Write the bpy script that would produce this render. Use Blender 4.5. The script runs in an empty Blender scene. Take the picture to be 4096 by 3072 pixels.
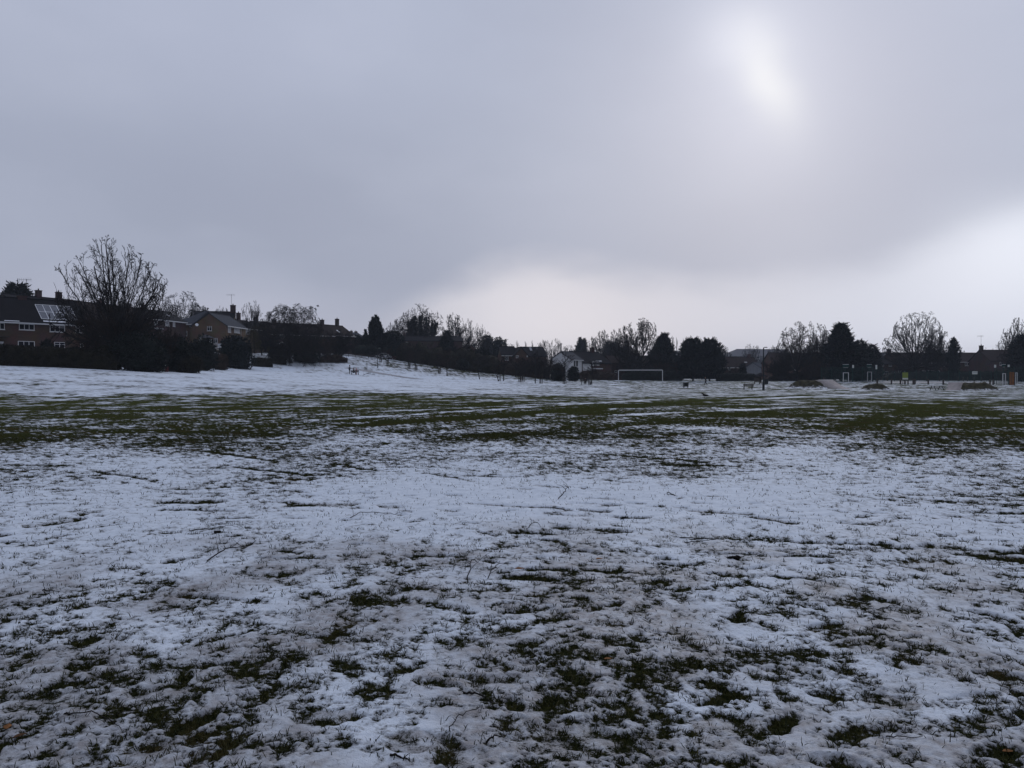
import bpy, math, random
import numpy as np
from mathutils import Vector, Matrix

scene = bpy.context.scene
col = scene.collection
R = math.radians
rng = np.random.default_rng(7)

# ------------------------------------------------------------------ camera measure
F, CX, CY, HZ, CAMH = 3154.0, 2048.0, 1536.0, 1504.0, 1.6
PITCH = math.atan((CY - HZ) / F)

def ray(px, py):
    v = (CY - py) / F
    return ((px - CX) / F, math.cos(PITCH) + v * math.sin(PITCH), -math.sin(PITCH) + v * math.cos(PITCH))

def P(px, py, D):
    r = ray(px, py); k = D / r[1]
    return (r[0] * k, D, CAMH + r[2] * k)

def X(px, D): return (px - CX) / F * D
def Zp(py, D): return P(2048, py, D)[2]

# ------------------------------------------------------------------ terrain
ctrl = [(0,1461,92),(330,1475,92),(680,1488,106),(850,1475,132),(1000,1467,146),(1169,1454,158),(1383,1450,168),
        (1375,1422,190),(1535,1434,196),(1398,1497,150),(1511,1472,165),(1570,1438,198),(1660,1455,190),(1787,1472,185),
        (1900,1490,180),(2000,1499,178),(2140,1512,175),(1637,1474,170),(1788,1504,160),(1920,1518,155),(1997,1525,150),
        (2092,1527,152),(2160,1534,142),(2362,1540,132),(2200,1520,172),(2400,1519,190),(2600,1522,190),(2475,1535,140),
        (2650,1538,140),(2743,1551,118),(2823,1541,150),(2900,1525,190),(3100,1524,190),(2990,1558,118),(3054,1562,110),
        (3040,1536,150),(3200,1553,112),(3520,1560,110),(3880,1561,108),(3748,1563,112),(3600,1538,150),(3700,1524,190),
        (4050,1545,140),(800,1420,170),(1200,1402,205),(400,1432,140),(1500,1405,260),(1800,1442,260),(2000,1472,250),
        (2300,1500,250),(850,1398,162),(-300,1440,110),(4300,1545,140),(4300,1524,200)]
cp = [(P(a, b, d)) for a, b, d in ctrl]
for a in range(-200, 4400, 500):
    cp.append((X(a, 25), 25, 0.0)); cp.append((X(a, 48), 48, 0.0))
for x in (-6, 0, 6):
    for y in (-10, 2, 10): cp.append((x, y, 0.0))
for x in (-90, -40, 40, 90):
    cp.append((x, 5, 0.0)); cp.append((x, -40, 0.0))
for az, z in ((-60,7),(-35,11),(-20,11),(-8,9),(0,5),(10,4),(20,4),(35,3),(60,2)):
    for d in (420, 1500): cp.append((d * math.sin(R(az)), d * math.cos(R(az)), z))
for az in range(90, 271, 30):
    for d in (300, 1500): cp.append((d * math.sin(R(az)), d * math.cos(R(az)), 0.0))
cp = np.array(cp)
S_ = 100.0
def _tps(r2): return 0.5 * r2 * np.log(r2 + 1e-9)
def _solve():
    q = cp[:, :2] / S_; n = len(q)
    d2 = ((q[:, None] - q[None]) ** 2).sum(2)
    A = np.zeros((n + 3, n + 3)); A[:n, :n] = _tps(d2) + np.eye(n) * 5e-5
    A[:n, n] = 1; A[:n, n + 1:] = q; A[n, :n] = 1; A[n + 1:, :n] = q.T
    b = np.zeros(n + 3); b[:n] = cp[:, 2]
    return np.linalg.solve(A, b)
_w = _solve()
def ground_np(x, y):
    x = np.asarray(x, float); y = np.asarray(y, float)
    sh = x.shape; q = np.stack([x.ravel(), y.ravel()], 1) / S_
    out = np.empty(len(q)); n = len(cp)
    for i in range(0, len(q), 20000):
        qq = q[i:i + 20000]
        d2 = ((qq[:, None] - (cp[:, :2] / S_)[None]) ** 2).sum(2)
        out[i:i + 20000] = _tps(d2) @ _w[:n] + _w[n] + qq @ _w[n + 1:]
    return np.clip(out, -1.5, 13.0).reshape(sh)
def G(x, y): return float(ground_np(np.array([x]), np.array([y]))[0])
def Gp(px, D): return G(X(px, D), D)

# ------------------------------------------------------------------ noise
def _h(ix, iy, s):
    n = (ix.astype(np.int64) * 374761393 + iy.astype(np.int64) * 668265263 + s * 1442695041) & 0xffffffff
    n = ((n ^ (n >> 13)) * 1274126177) & 0xffffffff
    return ((n ^ (n >> 16)) & 0xffff) / 65535.0
def vnoise(x, y, s=0):
    ix = np.floor(x); iy = np.floor(y); fx = x - ix; fy = y - iy
    def g(a, b):
        t = _h(ix + a, iy + b, s) * 2 * np.pi
        return np.cos(t) * (fx - a) + np.sin(t) * (fy - b)
    u = fx * fx * fx * (fx * (fx * 6 - 15) + 10); v = fy * fy * fy * (fy * (fy * 6 - 15) + 10)
    a = g(0, 0); b = g(1, 0); c = g(0, 1); d = g(1, 1)
    return 1.5 * (a + (b - a) * u + (c - a) * v + (a - b - c + d) * u * v)
def fbm(x, y, s=0, o=3):
    t = 0; a = 1.0
    for i in range(o):
        t = t + a * vnoise(x * 2 ** i, y * 2 ** i, s + i * 17); a *= 0.5
    return t
def sstep(a, b, x):
    t = np.clip((x - a) / (b - a), 0, 1); return t * t * (3 - 2 * t)

# ------------------------------------------------------------------ snow field (world space)
_fr = np.random.default_rng(21)
FOOT = []           # footprints: x, y, angle, length, width, depth
for k in range(11): # trails of footprints across the field
    x = _fr.uniform(-7, 7); y = _fr.uniform(3, 13); a = _fr.uniform(-1, 1) * 0.9 + (math.pi if k % 2 else 0)
    for j in range(16):
        sd = 0.11 if j % 2 else -0.11
        FOOT.append((x - math.sin(a) * sd, y + math.cos(a) * sd, a + _fr.normal(0, .12), _fr.uniform(.24, .31), _fr.uniform(.085, .12), _fr.uniform(.5, 1.0)))
        x += math.cos(a) * .62 + _fr.normal(0, .05); y += math.sin(a) * .62 + _fr.normal(0, .05); a += _fr.normal(0, .06)
for k in range(200):
    y = 3 + 15 * _fr.random() ** 1.3; x = _fr.uniform(-.75, .75) * (y + 1.5)
    FOOT.append((x, y, _fr.uniform(0, 6.28), _fr.uniform(.16, .3), _fr.uniform(.07, .12), _fr.uniform(.3, 1.0)))
TRACK = []          # sledge and scuff lines: points, half width, strength
def _line(p0, p1, w, s): TRACK.append((p0, p1, w, s))
def gp(px, py):     # the point of the flat field seen at a photograph pixel
    r = ray(px, py); k = -CAMH / r[2]; return (r[0] * k, r[1] * k)
for a, b, w, s in (((0,1860),(250,1868),.05,1.2),((380,1885),(620,1925),.045,1.),((830,1805),(1100,1845),.06,1.1),((980,1875),(1240,1900),.05,1.1),
                   ((1080,2005),(1420,2030),.05,.9),((660,2012),(860,2008),.09,1.5),((1190,2022),(1390,2016),.1,1.6),((1540,2030),(1800,2048),.06,1.1),
                   ((1880,2012),(2270,2042),.05,1.3),((2240,2108),(2490,2126),.07,1.3),((2370,2016),(2460,2022),.05,1.2),((2330,2040),(2420,2046),.05,1.1),
                   ((2660,1856),(2930,1866),.08,1.2),((2720,1835),(2820,1850),.06,1.1),((2780,2044),(2990,2060),.06,1.2),((3000,2075),(3150,2092),.06,1.3),
                   ((2800,2145),(3560,2185),.045,.9),((3740,2190),(3890,2200),.05,1.1),((3850,2210),(4096,2245),.08,1.6),((2040,1955),(2110,1958),.05,.9),
                   ((2360,1990),(2480,2000),.05,1.),((2140,1945),(2230,1952),.05,.9),((1400,1868),(1620,1892),.05,1.),((1740,1900),(1900,1925),.05,1.1),
                   ((3380,2090),(3560,2110),.05,1.),((2260,1810),(2660,1835),.07,.8),((3560,1985),(4050,2030),.05,.8),((120,2105),(300,2085),.06,1.2)):
    _line(gp(*a), gp(*b), w, s)
for k in range(90):
    y = 5.5 + 11 * _fr.random() ** 1.1; x = _fr.uniform(-.72, .72) * (y + 1); a = _fr.normal(-.10, .16); l = _fr.uniform(.2, 1.1)
    _line((x, y), (x + l * math.cos(a), y + l * math.sin(a)), _fr.uniform(.02, .05), _fr.uniform(.5, 1.1))
MELT = [(*gp(a, b), r, s) for a, b, r, s in ((150,2810,.24,.09),(590,3010,.13,.09),(1700,2985,.17,.07),(1840,3040,.12,.06),(640,2790,.17,.08),(3560,2800,.13,.07),(2300,2960,.27,.12),(1950,2730,.2,.08),(330,3050,.15,.06),(3990,2890,.13,.05),(1300,2880,.16,.07),(2900,2900,.2,.08))]
BAND = []           # wide bare strips where snow was rolled up
for a, b, w, s in (((1450,1700),(3250,1572),.85,.95),((1250,1682),(2600,1598),.35,-1.0),((3050,1780),(3950,1580),.8,.28),((3420,1700),(4200,1585),.6,.3),
                   ((3560,1800),(4400,1640),1.3,.35),((2000,1745),(3400,1620),.8,.5),((100,1715),(1300,1745),.6,.5),((2900,1600),(3500,1570),.5,-1.2),
                   ((2500,1660),(3300,1625),.45,-1.0),((400,1640),(1900,1620),.9,.7),((0,1580),(1500,1575),1.2,.5),((1300,1655),(2300,1612),.3,-.8)):
    BAND.append((gp(*a), gp(*b), w, s))
def _segd(x, y, p0, p1):
    dx, dy = p1[0] - p0[0], p1[1] - p0[1]; L2 = dx * dx + dy * dy
    t = ((x - p0[0]) * dx + (y - p0[1]) * dy) / L2
    tc = np.clip(t, 0, 1)
    return np.hypot(x - p0[0] - tc * dx, y - p0[1] - tc * dy), t
MAC_D = np.array([0, 3.2, 4.2, 5.5, 6.5, 8, 10, 12.5, 15, 18, 22, 25, 40, 55, 64, 74, 100, 140, 200, 400])
MAC_V = np.array([.30, .27, .27, .30, .37, .48, .64, .60, .42, .25, .0, -.20, -.31, -.27, -.10, .10, .16, .20, .15, .3])
def field(x, y):
    """snow cover (>0 is snow), dent depth, slush amount at a ground point"""
    D = np.hypot(x, y)
    wob = 0.16 * fbm(x * .05, y * .05, 3, 2)
    m = np.interp(D * (1 + wob), MAC_D, MAC_V)
    left = sstep(-25, -60, x) * sstep(50, 75, D)
    m = m + .45 * sstep(14, -12, x) * sstep(63, 71, D + 2.5 * fbm(x * .06, y * .06, 9, 2)) * sstep(190, 150, D)
    hill = np.exp(-((x + 30) / 34) ** 2) * sstep(80, 120, y)
    bank = np.exp(-((x - .185 * (y - 150) + 14) / 20) ** 2) * sstep(152, 172, y); m = m + .10 * hill - .42 * bank - .15 * sstep(10, 40, x) * sstep(60, 90, D)
    big = fbm(x * .22, y * .22, 5, 2)
    m = m + .38 * big * sstep(3, 12, D) + .16 * vnoise(x * .62, y * .62, 91) * sstep(9, 5, D)
    # clean bright patch in the middle of the field
    m = m + .5 * np.exp(-((x - 0.5) / 3.5) ** 2 - ((y - 10.2) / 1.8) ** 2)
    far = sstep(22, 60, D)
    cl = fbm(x * .85, y * .85, 151, 2); m = m + (1 - far) * (.16 * sstep(.05, .5, -cl) - .11 * sstep(.05, .6, cl))
    c = m + (.22 + .3 * far) * fbm(x * 1.7, y * 1.7, 11, 2) + (1 - far) * (.58 * fbm(x * 5.2, y * 5.2, 23, 2) + .46 * vnoise(x * 15, y * 15, 41) + .40 * vnoise(x * 40, y * 40, 43))
    dent = np.zeros_like(c)
    near = D < 22
    if near.any():
        xn, yn = x[near], y[near]; dn = np.zeros_like(xn)
        wx = xn + .03 * vnoise(xn * 9, yn * 9, 71); wy = yn + .03 * vnoise(xn * 9, yn * 9, 72)
        order = np.argsort(yn); ys = yn[order]
        for fx, fy, a, L, W, dp in FOOT:
            i0, i1 = np.searchsorted(ys, (fy - .3, fy + .3)); idx = order[i0:i1]
            px, py = wx[idx] - fx, wy[idx] - fy
            u = px * math.cos(a) + py * math.sin(a); v = -px * math.sin(a) + py * math.cos(a)
            e = (u / (L / 2)) ** 2 + (v / (W / 2)) ** 2
            dn[idx] = np.maximum(dn[idx], dp * sstep(1.5, .45, e))
        dent[near] = dn
    if (D < 30).any():
        k = D < 30; xk, yk = x[k], y[k]; tr = np.zeros_like(xk)
        wy = yk + .06 * vnoise(xk * 2.1, yk * 2.1, 77); gap = .75 + .7 * vnoise(xk * 1.6, yk * .8, 78)
        for p0, p1, w, s in TRACK:
            d, t = _segd(xk, wy, p0, p1)
            tr = np.maximum(tr, 1.15 * s * np.clip(gap, 0, 1) * sstep(w * 2.4, w * .6, d))
        dent[k] = np.maximum(dent[k], tr)
    bd = np.zeros_like(c); wxb = x + .5 * vnoise(x * .5, y * .5, 83); wyb = y + .5 * vnoise(x * .5, y * .5, 84)
    for p0, p1, w, s in BAND:
        d, t = _segd(wxb, wyb, p0, p1)
        bd = bd + s * sstep(w * 1.6, w * .5, d)
    c = c - bd * .75 - dent * .95
    slush = np.clip(.90 + .8 * fbm(x * .9, y * .9, 61, 3) - .07 * (D - 4), 0, 1) * sstep(12, 5, D)
    slush = np.maximum(slush, dent * .8)
    if (D < 8).any():
        nb = .3 * vnoise(x * 7, y * 7, 131) + .15 * vnoise(x * 19, y * 19, 132)
        for mx, my, a, b in MELT:
            w = sstep(1.15, .75, np.hypot((x - mx) / a, (y - my) / (b * 1.5)) + nb); c = c * (1 - w) + w * (.16 + .55 * vnoise(x * 9, y * 9, 133)); slush = np.maximum(slush, w * 1.1); dent = np.maximum(dent, w * .5)
    return c, dent, slush
# ------------------------------------------------------------------ materials
def nt(m): return m.node_tree.nodes, m.node_tree.links
def mat(name, c, rough=.8, var=.25, scale=3.0, c2=None, metal=0.0, bump=0.0, spec=.08):
    m = bpy.data.materials.new(name); m.use_nodes = True; N, L = nt(m)
    b = N['Principled BSDF']; b.inputs['Roughness'].default_value = rough; b.inputs['Metallic'].default_value = metal
    b.inputs['Specular IOR Level'].default_value = spec
    tc = N.new('ShaderNodeTexCoord'); n = N.new('ShaderNodeTexNoise'); n.inputs['Scale'].default_value = scale; n.inputs['Detail'].default_value = 5
    L.new(tc.outputs['Object'], n.inputs['Vector'])
    r = N.new('ShaderNodeValToRGB'); r.color_ramp.elements[0].position = .3; r.color_ramp.elements[1].position = .7
    lo = [max(0, v * (1 - var)) for v in c]; hi = [min(1, v * (1 + var)) for v in (c2 or c)]
    r.color_ramp.elements[0].color = (*lo, 1); r.color_ramp.elements[1].color = (*hi, 1)
    L.new(n.outputs['Fac'], r.inputs['Fac']); L.new(r.outputs['Color'], b.inputs['Base Color'])
    if bump:
        bp = N.new('ShaderNodeBump'); bp.inputs['Strength'].default_value = bump; bp.inputs['Distance'].default_value = .02
        L.new(n.outputs['Fac'], bp.inputs['Height']); L.new(bp.outputs['Normal'], b.inputs['Normal'])
    return m
def brick_mat(name, c1, c2, mortar):
    m = bpy.data.materials.new(name); m.use_nodes = True; N, L = nt(m); b = N['Principled BSDF']; b.inputs['Roughness'].default_value = .95; b.inputs['Specular IOR Level'].default_value = .08
    tc = N.new('ShaderNodeTexCoord'); sp = N.new('ShaderNodeSeparateXYZ'); cb = N.new('ShaderNodeCombineXYZ'); ad = N.new('ShaderNodeMath')
    L.new(tc.outputs['Object'], sp.inputs[0]); L.new(sp.outputs[0], ad.inputs[0]); L.new(sp.outputs[1], ad.inputs[1])
    L.new(ad.outputs[0], cb.inputs[0]); L.new(sp.outputs[2], cb.inputs[1])
    k = N.new('ShaderNodeTexBrick'); k.inputs['Scale'].default_value = 1; k.inputs['Brick Width'].default_value = .225; k.inputs['Row Height'].default_value = .075
    k.inputs['Mortar Size'].default_value = .006; k.inputs['Color1'].default_value = (*c1, 1); k.inputs['Color2'].default_value = (*c2, 1); k.inputs['Mortar'].default_value = (*mortar, 1)
    L.new(cb.outputs[0], k.inputs['Vector'])
    n = N.new('ShaderNodeTexNoise'); n.inputs['Scale'].default_value = .6; n.inputs['Detail'].default_value = 6; L.new(tc.outputs['Object'], n.inputs['Vector'])
    mx = N.new('ShaderNodeMix'); mx.data_type = 'RGBA'; mx.blend_type = 'MULTIPLY'; mx.inputs['Factor'].default_value = .6
    L.new(k.outputs['Color'], mx.inputs['A']); L.new(n.outputs['Color'], mx.inputs['B'])
    hs = N.new('ShaderNodeHueSaturation'); hs.inputs['Saturation'].default_value = 1.0; hs.inputs['Value'].default_value = 1.35; L.new(mx.outputs['Result'], hs.inputs['Color'])
    L.new(hs.outputs[0], b.inputs['Base Color']); return m
def roof_mat(name, c, snow=.0):
    m = bpy.data.materials.new(name); m.use_nodes = True; N, L = nt(m); b = N['Principled BSDF']; b.inputs['Roughness'].default_value = .9; b.inputs['Specular IOR Level'].default_value = .06
    tc = N.new('ShaderNodeTexCoord')
    w = N.new('ShaderNodeTexWave'); w.bands_direction = 'Z'; w.inputs['Scale'].default_value = 1.6; w.inputs['Distortion'].default_value = .4; w.wave_profile = 'SAW'
    n = N.new('ShaderNodeTexNoise'); n.inputs['Scale'].default_value = .9; n.inputs['Detail'].default_value = 7
    L.new(tc.outputs['Object'], w.inputs['Vector']); L.new(tc.outputs['Object'], n.inputs['Vector'])
    mx = N.new('ShaderNodeMix'); mx.data_type = 'RGBA'; mx.inputs['A'].default_value = (*[v * .6 for v in c], 1); mx.inputs['B'].default_value = (*[v * 1.4 for v in c], 1)
    mu = N.new('ShaderNodeMath'); mu.operation = 'MULTIPLY_ADD'; mu.inputs[1].default_value = .35
    L.new(w.outputs['Fac'], mu.inputs[0]); 
    ad = N.new('ShaderNodeMath'); ad.operation = 'MULTIPLY'; ad.inputs[1].default_value = .7; L.new(n.outputs['Fac'], ad.inputs[0]); L.new(ad.outputs[0], mu.inputs[2])
    L.new(mu.outputs[0], mx.inputs['Factor']); L.new(mx.outputs['Result'], b.inputs['Base Color']); return m

M = {}
M['bark'] = mat('bark', (.016, .014, .013), .9, .35, 4)
M['twig'] = mat('twig_bark', (.014, .012, .012), .9, .35, 1.5)
M['twig_brown'] = mat('brown_twig_bark', (.024, .016, .012), .9, .35, 1.5)
M['twig_olive'] = mat('olive_twig_bark', (.040, .030, .012), .9, .3, 1.5)
M['ever'] = mat('evergreen_leaf', (.009, .012, .010), .7, .5, 1.3)
M['ever_blue'] = mat('conifer_needle', (.007, .011, .011), .7, .5, 1.1)
M['hedge'] = mat('hedge_leaf', (.017, .015, .009), .85, .45, 1.2)
M['hedge_brown'] = mat('beech_hedge_leaf', (.036, .024, .018), .85, .4, 1.2)
M['ivy'] = mat('ivy_leaf', (.008, .013, .011), .6, .5, 1.5)
M['brick'] = brick_mat('red_brick', (.070, .040, .032), (.090, .050, .040), (.085, .075, .070))
M['brick_tan'] = brick_mat('tan_brick', (.115, .074, .050), (.145, .094, .060), (.12, .10, .085))
M['brick_dark'] = brick_mat('dark_brick', (.052, .032, .032), (.070, .040, .037), (.07, .062, .062))
M['roof'] = roof_mat('dark_roof_tile', (.013, .012, .014))
M['roof_brown'] = roof_mat('brown_roof_tile', (.024, .017, .016))
M['roof_slate'] = roof_mat('grey_slate_tile', (.045, .048, .058))
M['roof_pale'] = roof_mat('pale_grey_roofing', (.12, .12, .13))
M['white'] = mat('white_paint', (.56, .56, .57), .5, .06, 8)
M['render'] = mat('white_render', (.62, .62, .63), .8, .08, 1.5)
M['render_grey'] = mat('grey_render', (.16, .165, .18), .85, .12, 1.5)
M['snowbit'] = mat('settled_snow', (.74, .76, .80), .7, .05, 5)
M['glass'] = mat('window_glass', (.012, .013, .016), .15, .3, .7, spec=.25)
M['curtain'] = mat('net_curtain', (.42, .42, .44), .9, .2, 4)
M['panel'] = mat('solar_cell', (.045, .05, .07), .12, .2, 2, spec=.6)
M['alu'] = mat('aluminium', (.55, .56, .58), .4, .1, 6, metal=.6)
M['darkmetal'] = mat('dark_painted_metal', (.022, .026, .026), .5, .25, 6)
M['greenmetal'] = mat('green_painted_steel', (.012, .045, .040), .5, .25, 6)
M['timber'] = mat('weathered_timber', (.055, .045, .038), .85, .3, 6)
M['orange'] = mat('orange_board', (.19, .075, .022), .7, .3, 3)
M['lime'] = mat('lime_sign_face', (.22, .27, .06), .5, .12, 3)
M['pale'] = mat('pale_sign_face', (.62, .64, .60), .5, .08, 3)
M['concrete'] = mat('worn_concrete', (.30, .27, .26), .85, .18, 2.5)
M['tarmac'] = mat('wet_tarmac', (.16, .15, .15), .6, .3, 3, c2=(.34, .34, .36))
M['black'] = mat('black_cloth', (.014, .014, .018), .9, .3, 9)
M['navy'] = mat('navy_cloth', (.018, .022, .034), .9, .3, 9)
M['grey'] = mat('grey_cloth', (.16, .17, .19), .9, .2, 9)
M['pink'] = mat('pink_cloth', (.42, .22, .24), .9, .15, 9)
M['cream'] = mat('cream_cloth', (.48, .45, .40), .9, .15, 9)
M['skin'] = mat('skin', (.46, .28, .21), .6, .08, 9)
M['hair'] = mat('hair', (.02, .014, .01), .7, .3, 15)
M['feather'] = mat('black_feather', (.012, .012, .014), .5, .3, 20)
M['redpaint'] = mat('red_paint', (.10, .016, .016), .5, .2, 6)
M['carwhite'] = mat('white_car_paint', (.45, .47, .50), .25, .06, 3, spec=.5)
M['carred'] = mat('dull_red_car_paint', (.13, .05, .05), .3, .12, 3, spec=.5)
M['rubber'] = mat('tyre_rubber', (.015, .015, .015), .9, .2, 9)
M['leafdry'] = mat('dry_leaf', (.16, .07, .025), .8, .35, 30)
M['brownleaf'] = mat('brown_leaf', (.07, .035, .016), .8, .35, 30)
M['clod'] = mat('dark_clod', (.014, .012, .010), .9, .4, 30, bump=.5)

def grass_mat():
    m = bpy.data.materials.new('grass_blade'); m.use_nodes = True; N, L = nt(m); b = N['Principled BSDF']; b.inputs['Roughness'].default_value = .8; b.inputs['Specular IOR Level'].default_value = .06
    g = N.new('ShaderNodeNewGeometry'); r = N.new('ShaderNodeValToRGB'); e = r.color_ramp.elements
    e[0].color = (.012, .016, .007, 1); e[1].color = (.065, .058, .023, 1); k = e.new(.5); k.color = (.021, .025, .008, 1); k = e.new(.85); k.color = (.036, .034, .012, 1)
    L.new(g.outputs['Random Per Island'], r.inputs['Fac']); L.new(r.outputs['Color'], b.inputs['Base Color']); return m
M['grass'] = grass_mat()

def ground_mat():
    m = bpy.data.materials.new('snowy_grass_ground'); m.use_nodes = True; N, L = nt(m); b = N['Principled BSDF']
    def math_(op, a, c=None, d=None):
        n = N.new('ShaderNodeMath'); n.operation = op
        for i, v in enumerate((a, c, d)):
            if v is None: continue
            if isinstance(v, (int, float)): n.inputs[i].default_value = v
            else: L.new(v, n.inputs[i])
        return n.outputs[0]
    def attr(s):
        a = N.new('ShaderNodeAttribute'); a.attribute_name = s; return a.outputs['Fac']
    tc = N.new('ShaderNodeTexCoord').outputs['Object']
    def noise(sc, det, ro=.55):
        n = N.new('ShaderNodeTexNoise'); n.inputs['Scale'].default_value = sc; n.inputs['Detail'].default_value = det; n.inputs['Roughness'].default_value = ro
        L.new(tc, n.inputs['Vector']); return n.outputs['Fac']
    def ss(v, a, c):
        n = N.new('ShaderNodeMapRange'); n.interpolation_type = 'SMOOTHSTEP'; n.inputs['From Min'].default_value = a; n.inputs['From Max'].default_value = c
        L.new(v, n.inputs['Value']); return n.outputs[0]
    def mix(f, a, c):
        n = N.new('ShaderNodeMix'); n.data_type = 'RGBA'
        if isinstance(f, float): n.inputs['Factor'].default_value = f
        else: L.new(f, n.inputs['Factor'])
        for s, v in (('A', a), ('B', c)):
            if isinstance(v, tuple): n.inputs[s].default_value = (*v, 1)
            else: L.new(v, n.inputs[s])
        return n.outputs['Result']
    cov, far, slu = attr('cover'), attr('rough'), attr('slush')
    n1 = noise(2.2, 7, .72); n2 = noise(26, 5, .6); n3 = noise(110, 3, .6)
    n0 = noise(.42, 5, .6)
    a = math_('ADD', math_('MULTIPLY', math_('SUBTRACT', n1, .5), math_('MULTIPLY_ADD', far, 3.2, .25)), math_('MULTIPLY', math_('SUBTRACT', n0, .5), math_('MULTIPLY', far, 3.6)))
    c = math_('ADD', cov, a)
    fade = math_('MULTIPLY_ADD', far, -.65, 1.0)
    c = math_('ADD', c, math_('MULTIPLY', math_('MULTIPLY', math_('SUBTRACT', n2, .5), 1.9), fade))
    c = math_('ADD', c, math_('MULTIPLY', math_('MULTIPLY', math_('SUBTRACT', n3, .5), 1.1), fade))
    snow = ss(c, -.12, .2)
    thin = ss(c, .75, .1)
    grass = mix(ss(n2, .35, .7), mix(far, (.009, .011, .004), (.020, .025, .008)), mix(far, (.034, .033, .011), (.072, .076, .023)))
    grass = mix(ss(noise(1.1, 4), .52, .72), grass, (.045, .033, .015))
    sn = mix(ss(noise(7, 5), .3, .75), (.525, .572, .635), (.635, .682, .745))
    slc = mix(ss(noise(3.1, 4), .4, .65), (.23, .215, .215), (.36, .37, .40))
    sn = mix(math_('MULTIPLY', ss(slu, .25, .95), math_('MULTIPLY_ADD', ss(noise(14, 5), .32, .66), .52, .46)), sn, slc)
    sn = mix(math_('MULTIPLY', thin, .62), sn, (.17, .165, .16))
    L.new(mix(snow, grass, sn), b.inputs['Base Color'])
    ro = math_('MULTIPLY_ADD', slu, -.25, .8); L.new(ro, b.inputs['Roughness']); L.new(math_('MULTIPLY', snow, .12), b.inputs['Specular IOR Level'])
    bp = N.new('ShaderNodeBump'); bp.inputs['Strength'].default_value = .8; bp.inputs['Distance'].default_value = .02
    hh = math_('ADD', math_('MULTIPLY', n2, .8), math_('MULTIPLY_ADD', n3, .5, math_('MULTIPLY', snow, .5)))
    L.new(hh, bp.inputs['Height']); L.new(bp.outputs['Normal'], b.inputs['Normal'])
    return m
M['ground'] = ground_mat()
def mound_mat():
    m = mat('grassy_mound', (.018, .017, .008), .9, .5, 2.5, c2=(.032, .028, .013)); N, L = nt(m); b = N['Principled BSDF']
    src = b.inputs['Base Color'].links[0].from_socket
    tc = N.new('ShaderNodeTexCoord'); n = N.new('ShaderNodeTexNoise'); n.inputs['Scale'].default_value = 2.6; n.inputs['Detail'].default_value = 6; n.inputs['Roughness'].default_value = .7
    L.new(tc.outputs['Object'], n.inputs['Vector'])
    a = N.new('ShaderNodeAttribute'); a.attribute_name = 'cover'
    s = N.new('ShaderNodeMath'); s.operation = 'ADD'; L.new(n.outputs['Fac'], s.inputs[0]); L.new(a.outputs['Fac'], s.inputs[1])
    r = N.new('ShaderNodeMapRange'); r.inputs['From Min'].default_value = .72; r.inputs['From Max'].default_value = .9; L.new(s.outputs[0], r.inputs['Value'])
    x = N.new('ShaderNodeMix'); x.data_type = 'RGBA'; L.new(r.outputs[0], x.inputs['Factor']); L.new(src, x.inputs['A']); x.inputs['B'].default_value = (.66, .68, .72, 1)
    L.new(x.outputs['Result'], b.inputs['Base Color']); return m
M['mound'] = mound_mat()

# ------------------------------------------------------------------ mesh helpers
def mesh_np(name, V, Fc, smooth=False):
    me = bpy.data.meshes.new(name); V = np.asarray(V, np.float32); Fc = np.asarray(Fc, np.int32); k = Fc.shape[1]
    me.vertices.add(len(V)); me.vertices.foreach_set('co', V.ravel())
    me.loops.add(Fc.size); me.loops.foreach_set('vertex_index', Fc.ravel())
    me.polygons.add(len(Fc)); me.polygons.foreach_set('loop_start', np.arange(len(Fc), dtype=np.int32) * k)
    me.polygons.foreach_set('loop_total', np.full(len(Fc), k, np.int32))
    if smooth: me.polygons.foreach_set('use_smooth', np.ones(len(Fc), bool))
    me.update(calc_edges=True); return me
def link(name, me, m, parent=None, label=None, cat=None, group=None, kind=None):
    o = bpy.data.objects.new(name, me); col.objects.link(o)
    if me is not None and m is not None and len(me.materials) == 0: me.materials.append(m)
    if parent: o.parent = parent
    tag(o, label, cat, group, kind); return o
def tag(o, label=None, cat=None, group=None, kind=None):
    for k, v in (('label', label), ('category', cat), ('group', group), ('kind', kind)):
        if v: o[k] = v
    return o
def thing(name, label, cat, loc, rz=0.0, group=None):
    o = bpy.data.objects.new(name, None); o.empty_display_size = .3; col.objects.link(o); o.location = loc; o.rotation_euler = (0, 0, rz)
    return tag(o, label, cat, group)
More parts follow.
